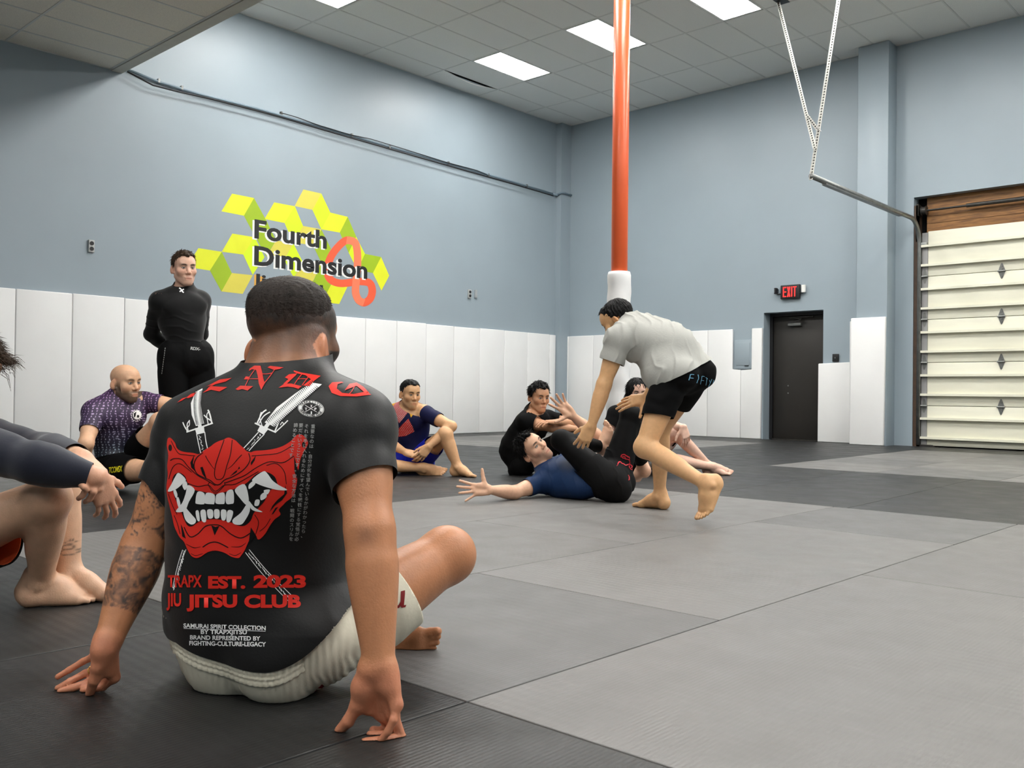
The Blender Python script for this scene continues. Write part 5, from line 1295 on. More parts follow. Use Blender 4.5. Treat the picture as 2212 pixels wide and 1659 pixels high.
def scales(name):               # iridescent scale print: pale zigzag links on black, purple shoulders to teal waist
    m = bpy.data.materials.new(name); m.use_nodes = True; N = m.node_tree.nodes; L = m.node_tree.links; b = N['Principled BSDF']
    co = N.new('ShaderNodeTexCoord'); mp = N.new('ShaderNodeMapping'); mp.inputs['Rotation'].default_value = (0, 0, -.75); L.new(co.outputs['Object'], mp.inputs[0])
    v = N.new('ShaderNodeTexWave'); v.wave_type = 'BANDS'; v.bands_direction = 'X'; v.inputs['Scale'].default_value = 13; v.inputs['Distortion'].default_value = 5; v.inputs['Detail'].default_value = 1; v.inputs['Detail Scale'].default_value = 2.4
    L.new(mp.outputs[0], v.inputs['Vector'])
    w2 = N.new('ShaderNodeTexWave'); w2.bands_direction = 'Z'; w2.inputs['Scale'].default_value = 18; w2.inputs['Distortion'].default_value = 3; L.new(mp.outputs[0], w2.inputs['Vector'])
    r = N.new('ShaderNodeMapRange'); r.inputs['From Min'].default_value = .78; r.inputs['From Max'].default_value = .95; L.new(v.outputs['Fac'], r.inputs[0])
    r2 = N.new('ShaderNodeMapRange'); r2.inputs['From Min'].default_value = .15; r2.inputs['From Max'].default_value = .75; L.new(w2.outputs['Fac'], r2.inputs[0])
    mu = N.new('ShaderNodeMath'); mu.operation = 'MULTIPLY'; L.new(r.outputs[0], mu.inputs[0]); L.new(r2.outputs[0], mu.inputs[1])
    sp = N.new('ShaderNodeSeparateXYZ'); L.new(co.outputs['Object'], sp.inputs[0]); hr = N.new('ShaderNodeMapRange'); hr.inputs['From Min'].default_value = .15; hr.inputs['From Max'].default_value = .66; L.new(sp.outputs['Z'], hr.inputs[0])
    cr = N.new('ShaderNodeValToRGB'); e = cr.color_ramp.elements; e[0].color = (*srgb(34, 62, 66), 1); e[1].color = (*srgb(92, 56, 112), 1); e.new(.35).color = (*srgb(46, 44, 74), 1); L.new(hr.outputs[0], cr.inputs[0])
    c2 = N.new('ShaderNodeValToRGB'); e = c2.color_ramp.elements; e[0].color = (*srgb(120, 160, 160), 1); e[1].color = (*srgb(190, 150, 200), 1); L.new(hr.outputs[0], c2.inputs[0])
    dk = N.new('ShaderNodeVectorMath'); dk.operation = 'SCALE'; dk.inputs['Scale'].default_value = .42; L.new(cr.outputs[0], dk.inputs[0])
    mx = N.new('ShaderNodeMix'); mx.data_type = 'RGBA'; L.new(mu.outputs[0], mx.inputs['Factor']); L.new(dk.outputs[0], mx.inputs['A']); L.new(c2.outputs[0], mx.inputs['B']); L.new(mx.outputs['Result'], b.inputs['Base Color'])
    b.inputs['Roughness'].default_value = .55; return m
hn = nrm(J['head'] - J['neck']); uC = nrm(figC.W - figC.P)
shC = garment_mesh(figC, 'rash_guard', [('core', .007, neckline(figC, .055, .068, .006) + [(figC.P + uC * .06, -uC)]), (figC.sub('armR', 2), .008, sleeve(figC, 'R', .60)), (figC.sub('armL', 2), .008, sleeve(figC, 'L', .50))], scales('purple_scale_print'), PC, .005, disp=wrinkles(cv(.15, 1, 0), 60, .0025, 4))
soC = garment_mesh(figC, 'shorts', [('core', .010, [(figC.P + uC * .09, uC)]), (figC.sub('legR', 2), .012, hemleg(figC, 'R', .62)), (figC.sub('legL', 2), .018, hemleg(figC, 'L', .66))], fab('black_stretch_shorts', (9, 9, 10), .6), PC, .005)

# ================================================================== standing young man in black
J = dict(hipR=at(378, 766, 6.54), hipL=at(424, 766, 6.62), shR=at(346, 651, 6.50), shL=at(433, 650, 6.68), neck=at(398, 634, 6.64), head=at(398, 582, 6.58), waist=at(398, 716, 6.58))
J['elR'] = reach(J['shR'], 327, 722, .265, True); J['wrR'] = at(378, 762, 6.80); J['elL'] = reach(J['shL'], 434, 722, .25, True); J['wrL'] = at(404, 765, 6.84)
J['anR'] = plant(at(372, 1020, 6.54), 1); J['anL'] = plant(at(452, 1016, 6.70), 1); J['knR'] = ik(J['hipR'], J['anR'], .43, .42, cv(.3, 0, -1)); J['knL'] = ik(J['hipL'], J['anL'], .43, .42, cv(.3, 0, -1))
figD = Figure(J, 1.0, waist_w=.118,  face=cv(.62, -.06, -.78), hup=cv(0, 1, -.06), hs=1.0, handR=hR(cv(.7, -.7, .1), cv(0, 0, 1)), handL=hL(cv(-.7, -.7, .1), cv(0, 0, 1)), footR=ftR(cv(.3, 0, -.9) * (1, 1, 0), DOWN), footL=ftL(cv(.5, 0, -.8) * (1, 1, 0), DOWN))
PD = person('person', at(410, 1040, 6.6) * (1, 1, 0), 'young man standing by the wall pads in black long-sleeved top, hands behind his back')
body_mesh(figD, PD, (224, 180, 156), .004, stubble=.12, brow=(50, 36, 28), iris=(60, 62, 60))
hn = nrm(J['head'] - J['neck']); uD = UP
M_BLK = fab('black_compression_knit', (9, 9, 10), .6, .06, .1, 120, sheen=.2)
shD = garment_mesh(figD, 'shirt', [('core', .008, [(J['neck'] + hn * .080, hn + cv(.0, 0, -.12)), (figD.P + UP * .06, DOWN)]), (figD.sub('armR', 3), .007, lsl(figD, 'R', .95)), (figD.sub('armL', 3), .007, lsl(figD, 'L', .95))], M_BLK, PD, .0045,
                  disp=lambda X: folds(cv(.08, 1, 0), 110, .0045, 2, .8, .2)(X) * np.clip((1.30 - X[:, 2]) / .08, 0, 1))
flD = [ell(figD.P + DOWN * .05, (C_R, C_U, C_F), (.17, .13, .125), .06)]
soD = garment_mesh(figD, 'shorts', [(Group(figD.G['core'].p + flD), .012, [(figD.P + UP * .085, UP)]), (figD.sub('legR', 2), .030, hemleg(figD, 'R', .74, cv(.2, -.1, 0))), (figD.sub('legL', 2), .032, hemleg(figD, 'L', .70))], fab('black_woven_shorts', (9, 9, 10), .75, .08, .2, 80), PD, .0045, disp=wrinkles(cv(.9, .3, .2), 45, .004, 7))
hair_mesh(figD, PD, M_HAIR_BROWN, crop(top=.140, line=.064, side=.0795, nape=-.045, burn=.002), strand=.005, n=1400, L=.022, lift=.4)

# ================================================================== seated man in navy, yellow and red
J = dict(hipL=at(909, 991, 7.86), hipR=at(877, 992, 7.98), shL=at(917, 892, 7.80), shR=at(843, 893, 7.92), neck=at(881, 884, 7.90), head=at(886, 853, 7.80), waist=at(889, 947, 7.94))
J['elL'] = at(975, 921, 7.62); J['wrL'] = at(927, 964, 7.55); J['elR'] = at(836, 955, 7.80); J['wrR'] = at(876, 977, 7.62)
J['knL'] = reach(J['hipL'], 962, 938, .42); J['anL'] = plant(at(989, 1010, 7.60), 1.02); J['knR'] = reach(J['hipR'], 808, 1003, .43); J['anR'] = reach(J['knR'], 932, 1012, .42, True)
figE = Figure(J, 1.0, face=cv(.52, -.10, -.84), hup=cv(.02, 1, 0), hs=1.0, handL=hL(cv(-.6, -.75, -.1), cv(-.5, -.2, .8), curl=[(20, 25, 15)] * 4, thumb=(.8, .5, .3)), handR=hR(cv(.95, -.2, -.2), cv(.1, -.7, .5), curl=[(55, 70, 40)] * 4, thumb=(.7, .6, .5)),
              footL=ftL(cv(.85, -.03, -.4) * (1, 1, 0), DOWN, fs=1.02), footR=ftR(cv(.97, .05, -.1), cv(.1, -.6, .6), fs=1.0))
PE = person('person', at(893, 1030, 7.9) * (1, 1, 0), 'dark-haired man in navy, yellow and red rash guard, forearm on his raised knee')
body_mesh(figE, PE, (220, 172, 128), .0042, stubble=.22, stub_rgb=(70, 52, 44))
hn = nrm(J['head'] - J['neck']); uE = nrm(figE.W - figE.P)
NV, YE, RD = np.array(srgb(28, 31, 66)), np.array(srgb(232, 172, 48)), np.array(srgb(206, 44, 40))
PE_ = dict(yl=[(-.21, .017), (-.086, .09), (-.095, .02), (-.111, -.074), (-.135, -.03), (-.172, -.030)], yr=[(.070, .09), (.106, .06), (.17, .023), (.135, -.01), (.099, -.066), (.078, -.02), (.066, .004)],
           v=[(-.10, .10), (-.10, .0), (-.09, -.048), (-.043, -.08), (-.011, -.118), (.03, -.075), (.074, -.016), (.070, .1)], b=[(.078, -.077), (.106, -.139), (.11, -.188), (.028, -.227), (-.129, -.247), (-.043, -.178), (.028, -.12)])
def tintE(X):
    d = X - figE.J['neck']; a = -(d @ figE.sx); cz = d @ UP; fr = (d @ figE.fC) > -.02
    T = np.tile(NV, (len(X), 1)); wv = np.sin((X @ figE.sx) * 330) * np.sin((X @ UP) * 330)
    for k, c in (('v', RD * .8 + .12), ('yl', YE), ('yr', YE), ('b', RD)):
        m = inside(PE_[k], a, cz) & fr; T[m] = c
        if k in 'vb': m2 = m & (wv > .45); T[m2] = T[m2] * .45 + .42
    m = (~fr) & (cz > -.06); T[m] = YE
    return T
shE = garment_mesh(figE, 'rash_guard', [('core', .007, neckline(figE, .062, .060, .004) + [(figE.P + uE * .02, -uE)]), (figE.sub('armR', 2), .008, sleeve(figE, 'R', .6)), (figE.sub('armL', 2), .009, sleeve(figE, 'L', .55))], fab('three_colour_rash_guard', (30, 34, 70), .6, attr=True), PE, .0035, tint=tintE, disp=wrinkles(cv(.3, 1, 0), 60, .002, 8))
soE = garment_mesh(figE, 'shorts', [('core', .010, [(figE.P + uE * .06, uE)]), (figE.sub('legR', 2), .014, hemleg(figE, 'R', .55)), (figE.sub('legL', 2), .016, hemleg(figE, 'L', .55))], fab('royal_blue_shorts', (28, 40, 170), .6), PE, .005)
hair_mesh(figE, PE, M_HAIR_BLACK, crop(top=.134, line=.062, nape=-.05, burn=-.002), strand=.004, n=1200, L=.014)

# ================================================================== boy in plain black t-shirt hugging his knees
J = dict(hipR=at(1128, 1003, 7.78), hipL=at(1136, 1000, 7.96), shR=at(1136, 912, 7.70), shL=at(1180, 905, 7.95), neck=at(1152, 891, 7.86), head=at(1164, 860, 7.78), waist=at(1122, 955, 7.86))
J['elR'] = reach(J['shR'], 1193, 923, .235); J['wrR'] = reach(J['elR'], 1245, 926, .23, True); J['elL'] = reach(J['shL'], 1240, 915, .25); J['wrL'] = at(1205, 911, 7.55)
J['knR'] = at(1212, 948, 7.60); J['anR'] = plant(at(1238, 1012, 7.62), 1); J['knL'] = at(1225, 945, 7.82); J['anL'] = plant(at(1250, 1008, 7.80), 1)
figF = Figure(J, .92, face=cv(.46, -.10, -.86), hup=cv(.04, 1, 0), hs=1.0, handR=hR(cv(.9, -.1, .4), cv(0, -.9, .3)), handL=hL(cv(-.9, 0, -.2), cv(0, -.9, .1)), footR=ftR(cv(.9, 0, -.2) * (1, 1, 0), DOWN), footL=ftL(cv(.9, 0, -.1) * (1, 1, 0), DOWN))
PF = person('person', at(1130, 1025, 7.85) * (1, 1, 0), 'teenage boy in black t-shirt with arms folded over his knees behind the lying man')
body_mesh(figF, PF, (196, 146, 112), .0042)
hn = nrm(J['head'] - J['neck']); uF = nrm(figF.W - figF.P)
garment_mesh(figF, 'shirt', [(Group(figF.G['core'].p + [ell(figF.W - figF.fC * .02 + DOWN * .05, (figF.sx, figF.fC, figF.upC), (.15, .13, .17), .06)]), .013, neckline(figF, .062, .066) + [(figF.P - uF * .005, -uF)]), (figF.sub('armR', 2), .020, sleeve(figF, 'R', .36)), (figF.sub('armL', 2), .018, sleeve(figF, 'L', .5))], fab('black_cotton_jersey', (9, 9, 10), .85, .08, .2, 70), PF, .005, disp=wrinkles(cv(.6, .8, 0), 55, .0035, 5))
garment_mesh(figF, 'trousers', [('core', .010, [(figF.P + uF * .08, uF)]), (figF.sub('legR', 4), .016, [(J['anR'] * .9 + J['knR'] * .1, J['anR'] - J['knR'])]), (figF.sub('legL', 4), .016, [(J['anL'] * .9 + J['knL'] * .1, J['anL'] - J['knL'])])], fab('black_loose_trousers', (9, 9, 10), .8), PF, .005, disp=wrinkles(cv(.6, .8, 0), 45, .003, 6))
hair_mesh(figF, PF, M_HAIR_BLACK, crop(top=.150, line=.060, side=.088, nape=-.03, burn=.004), strand=.009, n=1500, L=.024, lift=.5)

# ================================================================== long-haired teenager seated behind the standing man
J = dict(hipR=at(1372, 985, 8.18), hipL=at(1405, 985, 8.22), shR=at(1332, 893, 8.10), shL=at(1410, 891, 8.16), neck=at(1374, 882, 8.18), head=at(1376, 850, 8.08), waist=at(1382, 940, 8.24))
J['elR'] = at(1309, 940, 8.02); J['wrR'] = at(1294, 985, 7.96); J['elL'] = at(1452, 922, 7.96); J['wrL'] = at(1476, 922, 7.80)
J['knL'] = at(1458, 934, 7.92); J['anL'] = plant(at(1534, 1000, 8.02), 0.95); J['knR'] = at(1440, 990, 7.86); J['anR'] = at(1541, 1009, 8.0)
figG = Figure(J, .95, face=cv(.14, -.12, -1), hup=cv(0, 1, 0), hs=1.0, handL=hL(cv(.25, -.95, -.1), cv(-.3, -.1, .9), curl=[(25, 25, 15)] * 4), handR=hR(cv(-.1, -1, 0), cv(.4, -.2, .7)), footL=ftL(cv(.9, -.1, -.2) * (1, 1, 0), DOWN, fs=.95), footR=ftR(cv(.95, -.12, -.25), cv(.6, -.6, .5), fs=.95))
PG = person('person', at(1390, 1020, 8.2) * (1, 1, 0), 'long-haired teenager with straight fringe in black, seated by the pole, hand over a knee')
body_mesh(figG, PG, (228, 186, 164), .0045, brow=(30, 24, 22))
hn = nrm(J['head'] - J['neck']); uG = nrm(figG.W - figG.P)
garment_mesh(figG, 'shirt', [('core', .014, neckline(figG, .062, .066) + [(figG.P + uG * .0, -uG)]), (figG.sub('armR', 2), .018, sleeve(figG, 'R', .62)), (figG.sub('armL', 2), .018, sleeve(figG, 'L', .62))], MATS['black_cotton_jersey'], PG, .005, disp=wrinkles(cv(.6, .8, 0), 55, .0035, 9))
def tintG(X):
    T = np.tile(np.array(srgb(9, 9, 10)), (len(X), 1)); kn, hi = figG.J['knL'], figG.J['hipL']
    for kn, hi in ((figG.J['knL'], figG.J['hipL']), (figG.J['knR'], figG.J['hipR'])):
        t = (X - hi) @ (kn - hi) / ((kn - hi) @ (kn - hi)); pan = (t > .42) & (t < .80) & ((X - hi - (kn - hi) * t[:, None]) @ DOWN > .03) & (np.linalg.norm(X - hi - (kn - hi) * t[:, None], axis=1) < .14); T[pan] = srgb(214, 214, 212)
    return T
garment_mesh(figG, 'shorts', [('core', .012, [(figG.P + uG * .08, uG)]), (figG.sub('legL', 2), .026, hemleg(figG, 'L', .78)), (figG.sub('legR', 2), .026, hemleg(figG, 'R', .78))], fab('black_white_panel_shorts', (9, 9, 10), .7, attr=True), PG, .005, tint=tintG)
def bob(q):
    d = h_ell(q, (0, -.012, .03), (.092, .108, .112)); d = np.minimum(d, h_ell(q, (0, -.03, -.03), (.096, .09, .09)))
    cut = np.minimum(np.maximum(q[:, 1] - .035, -1), np.maximum(-(q[:, 2] - .022), q[:, 1] - 1))     # curtain sides, fringe over the eyes
    cut = np.where(q[:, 1] > .03, -(q[:, 2] - .026 - .3 * np.maximum(np.abs(q[:, 0]) - .045, 0)), -(q[:, 2] + .085))
    side = np.maximum(np.where(q[:, 1] > .03, .068 - np.abs(q[:, 0]), -1), cut); cut = np.where((q[:, 1] > .03) & (np.abs(q[:, 0]) > .058), np.minimum(cut, -(q[:, 2] + .07)), cut)
    return np.maximum(d, cut)
hair_mesh(figG, PG, M_HAIR_BLACK, bob, strand=.003, n=2200, keep=lambda q: ~((q[:, 1] > .0) & (q[:, 2] < .085) & (np.abs(q[:, 0]) < .08)), L=.04, lift=.06, crown=(0, -.01, .14))
# blue pad glimpsed behind
t = tag(empty('kick_pad', (-4.15, 7.85, 0)), 'dark blue pad standing on the floor behind the long-haired teenager', 'pad')
p = at(1405, 838, 8.62); w = MB(); w.box((-.15, -.09, 0), (.15, .09, .80)); kp = w.build('pad_body', fab('blue_vinyl', (34, 48, 112), .45), None, bevel=.02)
kp.parent = t; t.location = (p[0] + .02, p[1] + .03, 0); t.rotation_euler = (0, 0, .75)
# ================================================================== prints on clothing, laid onto the cloth surface
def bvh_of(o):
    me = o.data; return BVHTree.FromPolygons([v.co[:] for v in me.vertices], [tuple(p.vertices) for p in me.polygons])
class Printer:
    """turns 2-D outlines (photo pixels) into thin ink layers that lie on a garment"""
    def __init__(s, target): s.o = target; s.b = bvh_of(target); s.V = []; s.F = []
    def lay(s, V2, Fs, off):
        idx = {}; keep = []
        for i, (x, y) in enumerate(V2):
            d = Vector(ray(x, y)).normalized(); hit, nrm_, _, _ = s.b.ray_cast(Vector(CAM), d)
            if hit is None or nrm_.dot(d) > .0 and False: continue
            if nrm_.dot(d) > 0: nrm_ = -nrm_
            idx[i] = len(s.V); s.V.append(tuple(hit + nrm_ * off))
        for f in Fs:
            if all(i in idx for i in f):
                g = tuple(idx[i] for i in f); P_ = [Vector(s.V[i]) for i in g]
                if max((P_[i] - P_[i - 1]).length for i in range(len(P_))) < s.maxe: s.F.append(g)
    maxe = .05
    def poly(s, pts, off=.0012, grid=7.0, holes=()):
        loops = [np.asarray(pts, float)] + [np.asarray(h_, float) for h_ in holes]; V = []; E = []
        for L_ in loops:
            P_ = []
            for i in range(len(L_)):
                a, b_ = L_[i], L_[(i + 1) % len(L_)]; k = max(1, int(np.linalg.norm(b_ - a) / grid))
                P_ += [a + (b_ - a) * t / k for t in range(k)]
            b0 = len(V); V += P_; E += [(b0 + i, b0 + (i + 1) % len(P_)) for i in range(len(P_))]
        A = np.array(V); lo, hi = A.min(0), A.max(0)
        for gx in np.arange(lo[0] + grid * .5, hi[0], grid):
            for gy in np.arange(lo[1] + grid * .5, hi[1], grid): V.append(np.array((gx, gy)))
        r = geometry.delaunay_2d_cdt([Vector(v) for v in V], E, [], 3 if holes else 1, 1e-4)
        s.lay([tuple(v) for v in r[0]], [tuple(f) for f in r[2]], off)
    def stroke(s, pts, w, off=.0016, n=5):
        a, b_ = stroke_outline(pts, w, n); m = len(a); s.lay([tuple(p) for p in a] + [tuple(p) for p in b_], [(i, i + 1, m + i + 1, m + i) for i in range(m - 1)], off)
    def text(s, txt, x0, x1, yb, cap, off=.0014, bold=.02, slope=0., arch=0., spacing=1., it=0.):
        V, Fs = text_mesh(txt, bold, spacing); lo, hi = V[:, 0].min(), V[:, 0].max(); t = (V[:, 0] - lo) / (hi - lo)
        X_ = x0 + t * (x1 - x0) + it * V[:, 1]; Y_ = yb + slope * (X_ - x0) + arch * (1 - (2 * t - 1) ** 2) - V[:, 1] / (.70 + bold) * cap
        s.lay(list(zip(X_, Y_)), Fs, off)
    def build(s, name, m, label=None):
        me = bpy.data.meshes.new(name); me.from_pydata(s.V, [], s.F); me.polygons.foreach_set('use_smooth', [True] * len(me.polygons))
        o = link(name, me, s.o, m, label); s.V = []; s.F = []; return o
INK_RED, INK_WHITE, INK_BLACK = mat('red_ink', (226, 48, 36), .5, .3), mat('white_ink', (250, 250, 248), .55, .3), mat('black_ink', (14, 13, 13), .5, .3)
INK_GREY = mat('grey_ink', (168, 168, 166), .55, .3)
def T(ox, oy, sc): return lambda pts: [(ox + x / sc, oy + y / sc) for x, y in pts]
t7, t2_, t3 = T(340, 900, 4.739), T(300, 580, 3.19), T(300, 1000, 2.517)
tz = T(520, 580, 5.925)
pr = Printer(shirtA)
# swords first (under the mask): each sword its own print, the blade below the mask another
H_L = [[(392, 852), (440, 828), (428, 930), (440, 1020), (452, 1070), (395, 1087), (366, 1010), (360, 930)], [(388, 1102), (450, 1088), (456, 1132), (400, 1146)]]
H_R = [[(1190, 788), (1262, 800), (1140, 905), (1015, 1015), (935, 1092), (868, 1062), (950, 960), (1080, 862)], [(838, 1080), (893, 1108), (862, 1147), (818, 1120)]]
S_L = [([(330, 1128), (420, 1098), (512, 1066)], 3.2), ([(420, 1060), (424, 1110)], 8), ([(400, 1140), (412, 1200), (428, 1272)], 2.0), ([(456, 1128), (464, 1190), (476, 1245)], 2.0), ([(305, 1060), (318, 1090), (340, 1126)], 2.6), ([(352, 1048), (335, 1075), (342, 1118)], 2.2), ([(350, 1045), (350, 1080), (330, 1100)], 1.8),
       ([(478, 975), (492, 1010), (505, 1068)], 3.2), ([(450, 1010), (470, 1030), (500, 1050)], 2.6), ([(490, 985), (470, 1010), (480, 1074)], 2.)]
S_R = [([(800, 1066), (870, 1098), (946, 1130)], 3.2), ([(900, 1060), (865, 1110)], 8), ([(826, 1128), (770, 1190), (718, 1245)], 2.0), ([(866, 1142), (810, 1200), (760, 1256)], 2.0), ([(880, 975), (850, 1000), (815, 1070)], 3.0), ([(905, 990), (860, 1020), (825, 1076)], 2.4), ([(845, 990), (835, 1030), (850, 1085)], 2.0),
       ([(985, 1020), (965, 1060), (938, 1124)], 3.0), ([(1028, 1048), (995, 1080), (945, 1126)], 2.4), ([(975, 1080), (990, 1060), (1000, 1080)], 1.8)]
rn = random.Random(4)
for HH, SS, (a, b_), low, (p0, p1) in ((H_L, S_L, ((418, 1150), (446, 1265)), ([(258, 470), (232, 540), (208, 620), (190, 692)], [(240, 472), (218, 540), (198, 620), (186, 680)]), ((250, 478), (192, 684))), (H_R, S_R, ((842, 1142), (742, 1250)), ([(600, 470), (700, 590), (830, 720), (860, 745)], [(580, 486), (670, 600), (790, 728), (835, 770)]), ((595, 488), (822, 742)))):
    for pts in HH: pr.poly(t2_(pts), .0010)
    for pts, w_ in SS: pr.stroke(t2_(pts), w_, .0010)
    for k in range(15):
        c = np.array(a) + (np.array(b_) - np.array(a)) * (k + .5) / 15; v = np.array((rn.uniform(-12, 12), rn.uniform(-10, 10))); o_ = np.array((rn.uniform(-6, 6), 0)); pr.stroke(t2_([c + o_ - v / 2, c + o_, c + o_ + v / 2]), rn.uniform(.9, 1.8), .0010, 2)
    pr.build('sword_print', INK_WHITE, 'white sword hilt print')
    for q_ in low: pr.stroke(t3(q_), 1.5, .0010)
    for k in range(22):
        c = np.array(p0) + (np.array(p1) - np.array(p0)) * (k + .5) / 22; pr.stroke(t3([c + (rn.uniform(-5, 0), -6), c + (rn.uniform(-3, 4), 0), c + (rn.uniform(0, 6), 7)]), rn.uniform(1.2, 2.4), .0010, 2)
    pr.build('blade_print', INK_WHITE, 'white blade tip print')
for h0, h1, w0, w1, n in (((414, 842), (424, 1076), 26, 26, 26), ((1222, 796), (902, 1074), 34, 34, 34)):
    a, b_ = np.array(h0, float), np.array(h1, float); d = (b_ - a) / np.linalg.norm(b_ - a); nn = np.array((-d[1], d[0]))
    for k in range(n):
        bow = (-22 if h0[0] < 600 else 0) * math.sin(math.pi * (k + .5) / n); c = a + (b_ - a) * (k + .6) / n + np.array((bow * .6, 0))
        for sgn in (-1, 1): pr.stroke(t2_([c + nn * sgn * w0, c + nn * sgn * w0 * .62 + d * 1, c + nn * sgn * w0 * .25 + d * 3]), [2.0, 1.1, .5], .0014, 2)
    pr.build('wrap_print', INK_BLACK)
# the red half mask
RED = [(110, 240), (120, 220), (140, 218), (165, 240), (190, 275), (205, 320), (240, 350), (300, 365), (370, 372), (430, 385), (470, 360), (500, 335), (545, 310), (590, 275), (640, 250), (680, 238), (710, 222), (740, 217), (775, 230), (810, 250), (850, 290), (890, 325), (915, 352), (960, 365), (1000, 352), (1100, 345), (1200, 330), (1290, 300), (1370, 250), (1400, 215), (1440, 185), (1490, 190), (1530, 230), (1545, 270), (1520, 330), (1470, 420), (1448, 520), (1436, 600), (1425, 700), (1400, 790), (1370, 830), (1320, 868), (1290, 900), (1245, 950), (1262, 1000), (1200, 1050), (1150, 1120), (1110, 1190), (1060, 1245), (1028, 1252), (1010, 1212), (962, 1238), (930, 1290), (900, 1360), (860, 1420), (830, 1446), (760, 1432), (690, 1392), (600, 1370), (520, 1386), (450, 1432), (400, 1446), (350, 1420), (310, 1350), (280, 1282), (240, 1240), (215, 1200), (180, 1120), (158, 1020), (134, 920), (110, 820), (100, 720), (115, 600), (108, 500), (120, 400), (105, 300)]
pr.poly(t7(smooth_path(RED, 3, True)), .0018, 6); pr.build('mask_print', INK_RED, 'red half mask print')
MOUTH = [(158, 670), (180, 600), (230, 572), (290, 608), (320, 682), (380, 745), (470, 765), (600, 790), (720, 762), (800, 735), (900, 690), (960, 640), (1010, 592), (1080, 563), (1150, 575), (1205, 615), (1228, 672), (1235, 715), (1160, 750), (1100, 860), (1040, 930), (990, 985), (960, 1060), (900, 1112), (830, 1112), (760, 1080), (640, 1050), (520, 1050), (430, 1075), (360, 1122), (310, 1107), (270, 1020), (240, 930), (200, 860), (170, 770)]
pr.poly(t7(smooth_path(MOUTH, 3, True)), .0022, 6)
for pts in ([(446, 520), (470, 512), (488, 560), (515, 645), (470, 590)], [(842, 508), (852, 528), (800, 560), (742, 615), (815, 570)], [(558, 1110), (592, 1215), (642, 1115), (600, 1128)], [(248, 1098), (268, 1140), (300, 1250), (262, 1225)], [(962, 1130), (1012, 1210), (938, 1292), (950, 1200)],
            [(1310, 700), (1300, 790), (1230, 850), (1180, 910), (1150, 975), (1210, 900), (1280, 850), (1330, 780)], [(1400, 400), (1445, 560), (1430, 640), (1405, 560)], [(345, 470), (385, 395), (372, 470), (395, 560), (355, 520)], [(960, 470), (1015, 395), (1000, 450), (965, 500)], [(1240, 920), (1190, 990), (1170, 1000), (1210, 930)]):
    pr.poly(t7(pts), .0022, 6)
for cx, cy, rx, ry in ((140, 320, 18, 34), (1500, 288, 18, 30)): pr.poly(t7([(cx + rx * math.cos(q), cy + ry * math.sin(q)) for q in np.linspace(0, 6.283, 14, endpoint=False)]), .0022, 6)
for pts, w_ in (([(690, 238), (640, 380), (602, 500), (592, 600), (622, 642), (680, 620), (718, 500), (755, 380), (772, 240)], 1.7), ([(475, 370), (410, 420), (382, 500), (410, 580), (480, 622), (545, 650), (600, 692), (645, 690), (700, 642), (780, 612), (890, 540), (952, 450), (940, 375)], 2.0),
               ([(500, 400), (520, 440), (560, 500), (598, 545)], [1.6, 1.6, .6]), ([(870, 390), (830, 430), (770, 500), (718, 540)], [1.6, 1.6, .6]), ([(150, 250), (185, 320), (230, 380), (300, 392), (395, 402)], 1.5), ([(140, 450), (180, 430), (260, 440), (330, 520), (420, 600), (520, 655), (600, 705)], 1.7), ([(125, 640), (165, 520), (230, 480), (300, 520), (360, 570)], 1.3),
               ([(970, 402), (1100, 392), (1250, 372), (1392, 292)], 1.6), ([(690, 680), (800, 640), (900, 600), (1020, 520), (1150, 462), (1290, 470), (1400, 402)], 1.8), ([(1120, 500), (1220, 480), (1300, 560), (1322, 690)], 1.5), ([(320, 682), (420, 714), (530, 700), (600, 762), (690, 700), (800, 690), (930, 622), (1040, 560)], 1.6), ([(545, 670), (530, 700), (600, 780), (690, 702), (690, 670)], 1.4),
               ([(280, 1130), (340, 1228), (420, 1200), (500, 1120), (590, 1105), (660, 1120), (760, 1202), (860, 1240), (955, 1190)], 2.2), ([(470, 1335), (540, 1292), (620, 1286), (730, 1340)], 2.4), ([(300, 1300), (380, 1340), (450, 1330)], [.6, 1.6, .5]), ([(760, 1330), (850, 1330), (910, 1290)], [.5, 1.6, .6]), ([(1000, 1000), (1040, 1080), (1010, 1200)], 1.4), ([(1050, 1170), (1110, 1120), (1160, 1040)], 1.2), ([(180, 1010), (215, 1100), (240, 1200)], 1.4), ([(120, 790), (160, 900), (210, 1000)], 1.2), ([(350, 1400), (400, 1420), (470, 1400)], 1.), ([(740, 1400), (800, 1420), (860, 1390)], 1.)):
    pr.stroke(t7(pts), w_, .0022)
pr.build('mask_line_print', INK_BLACK)
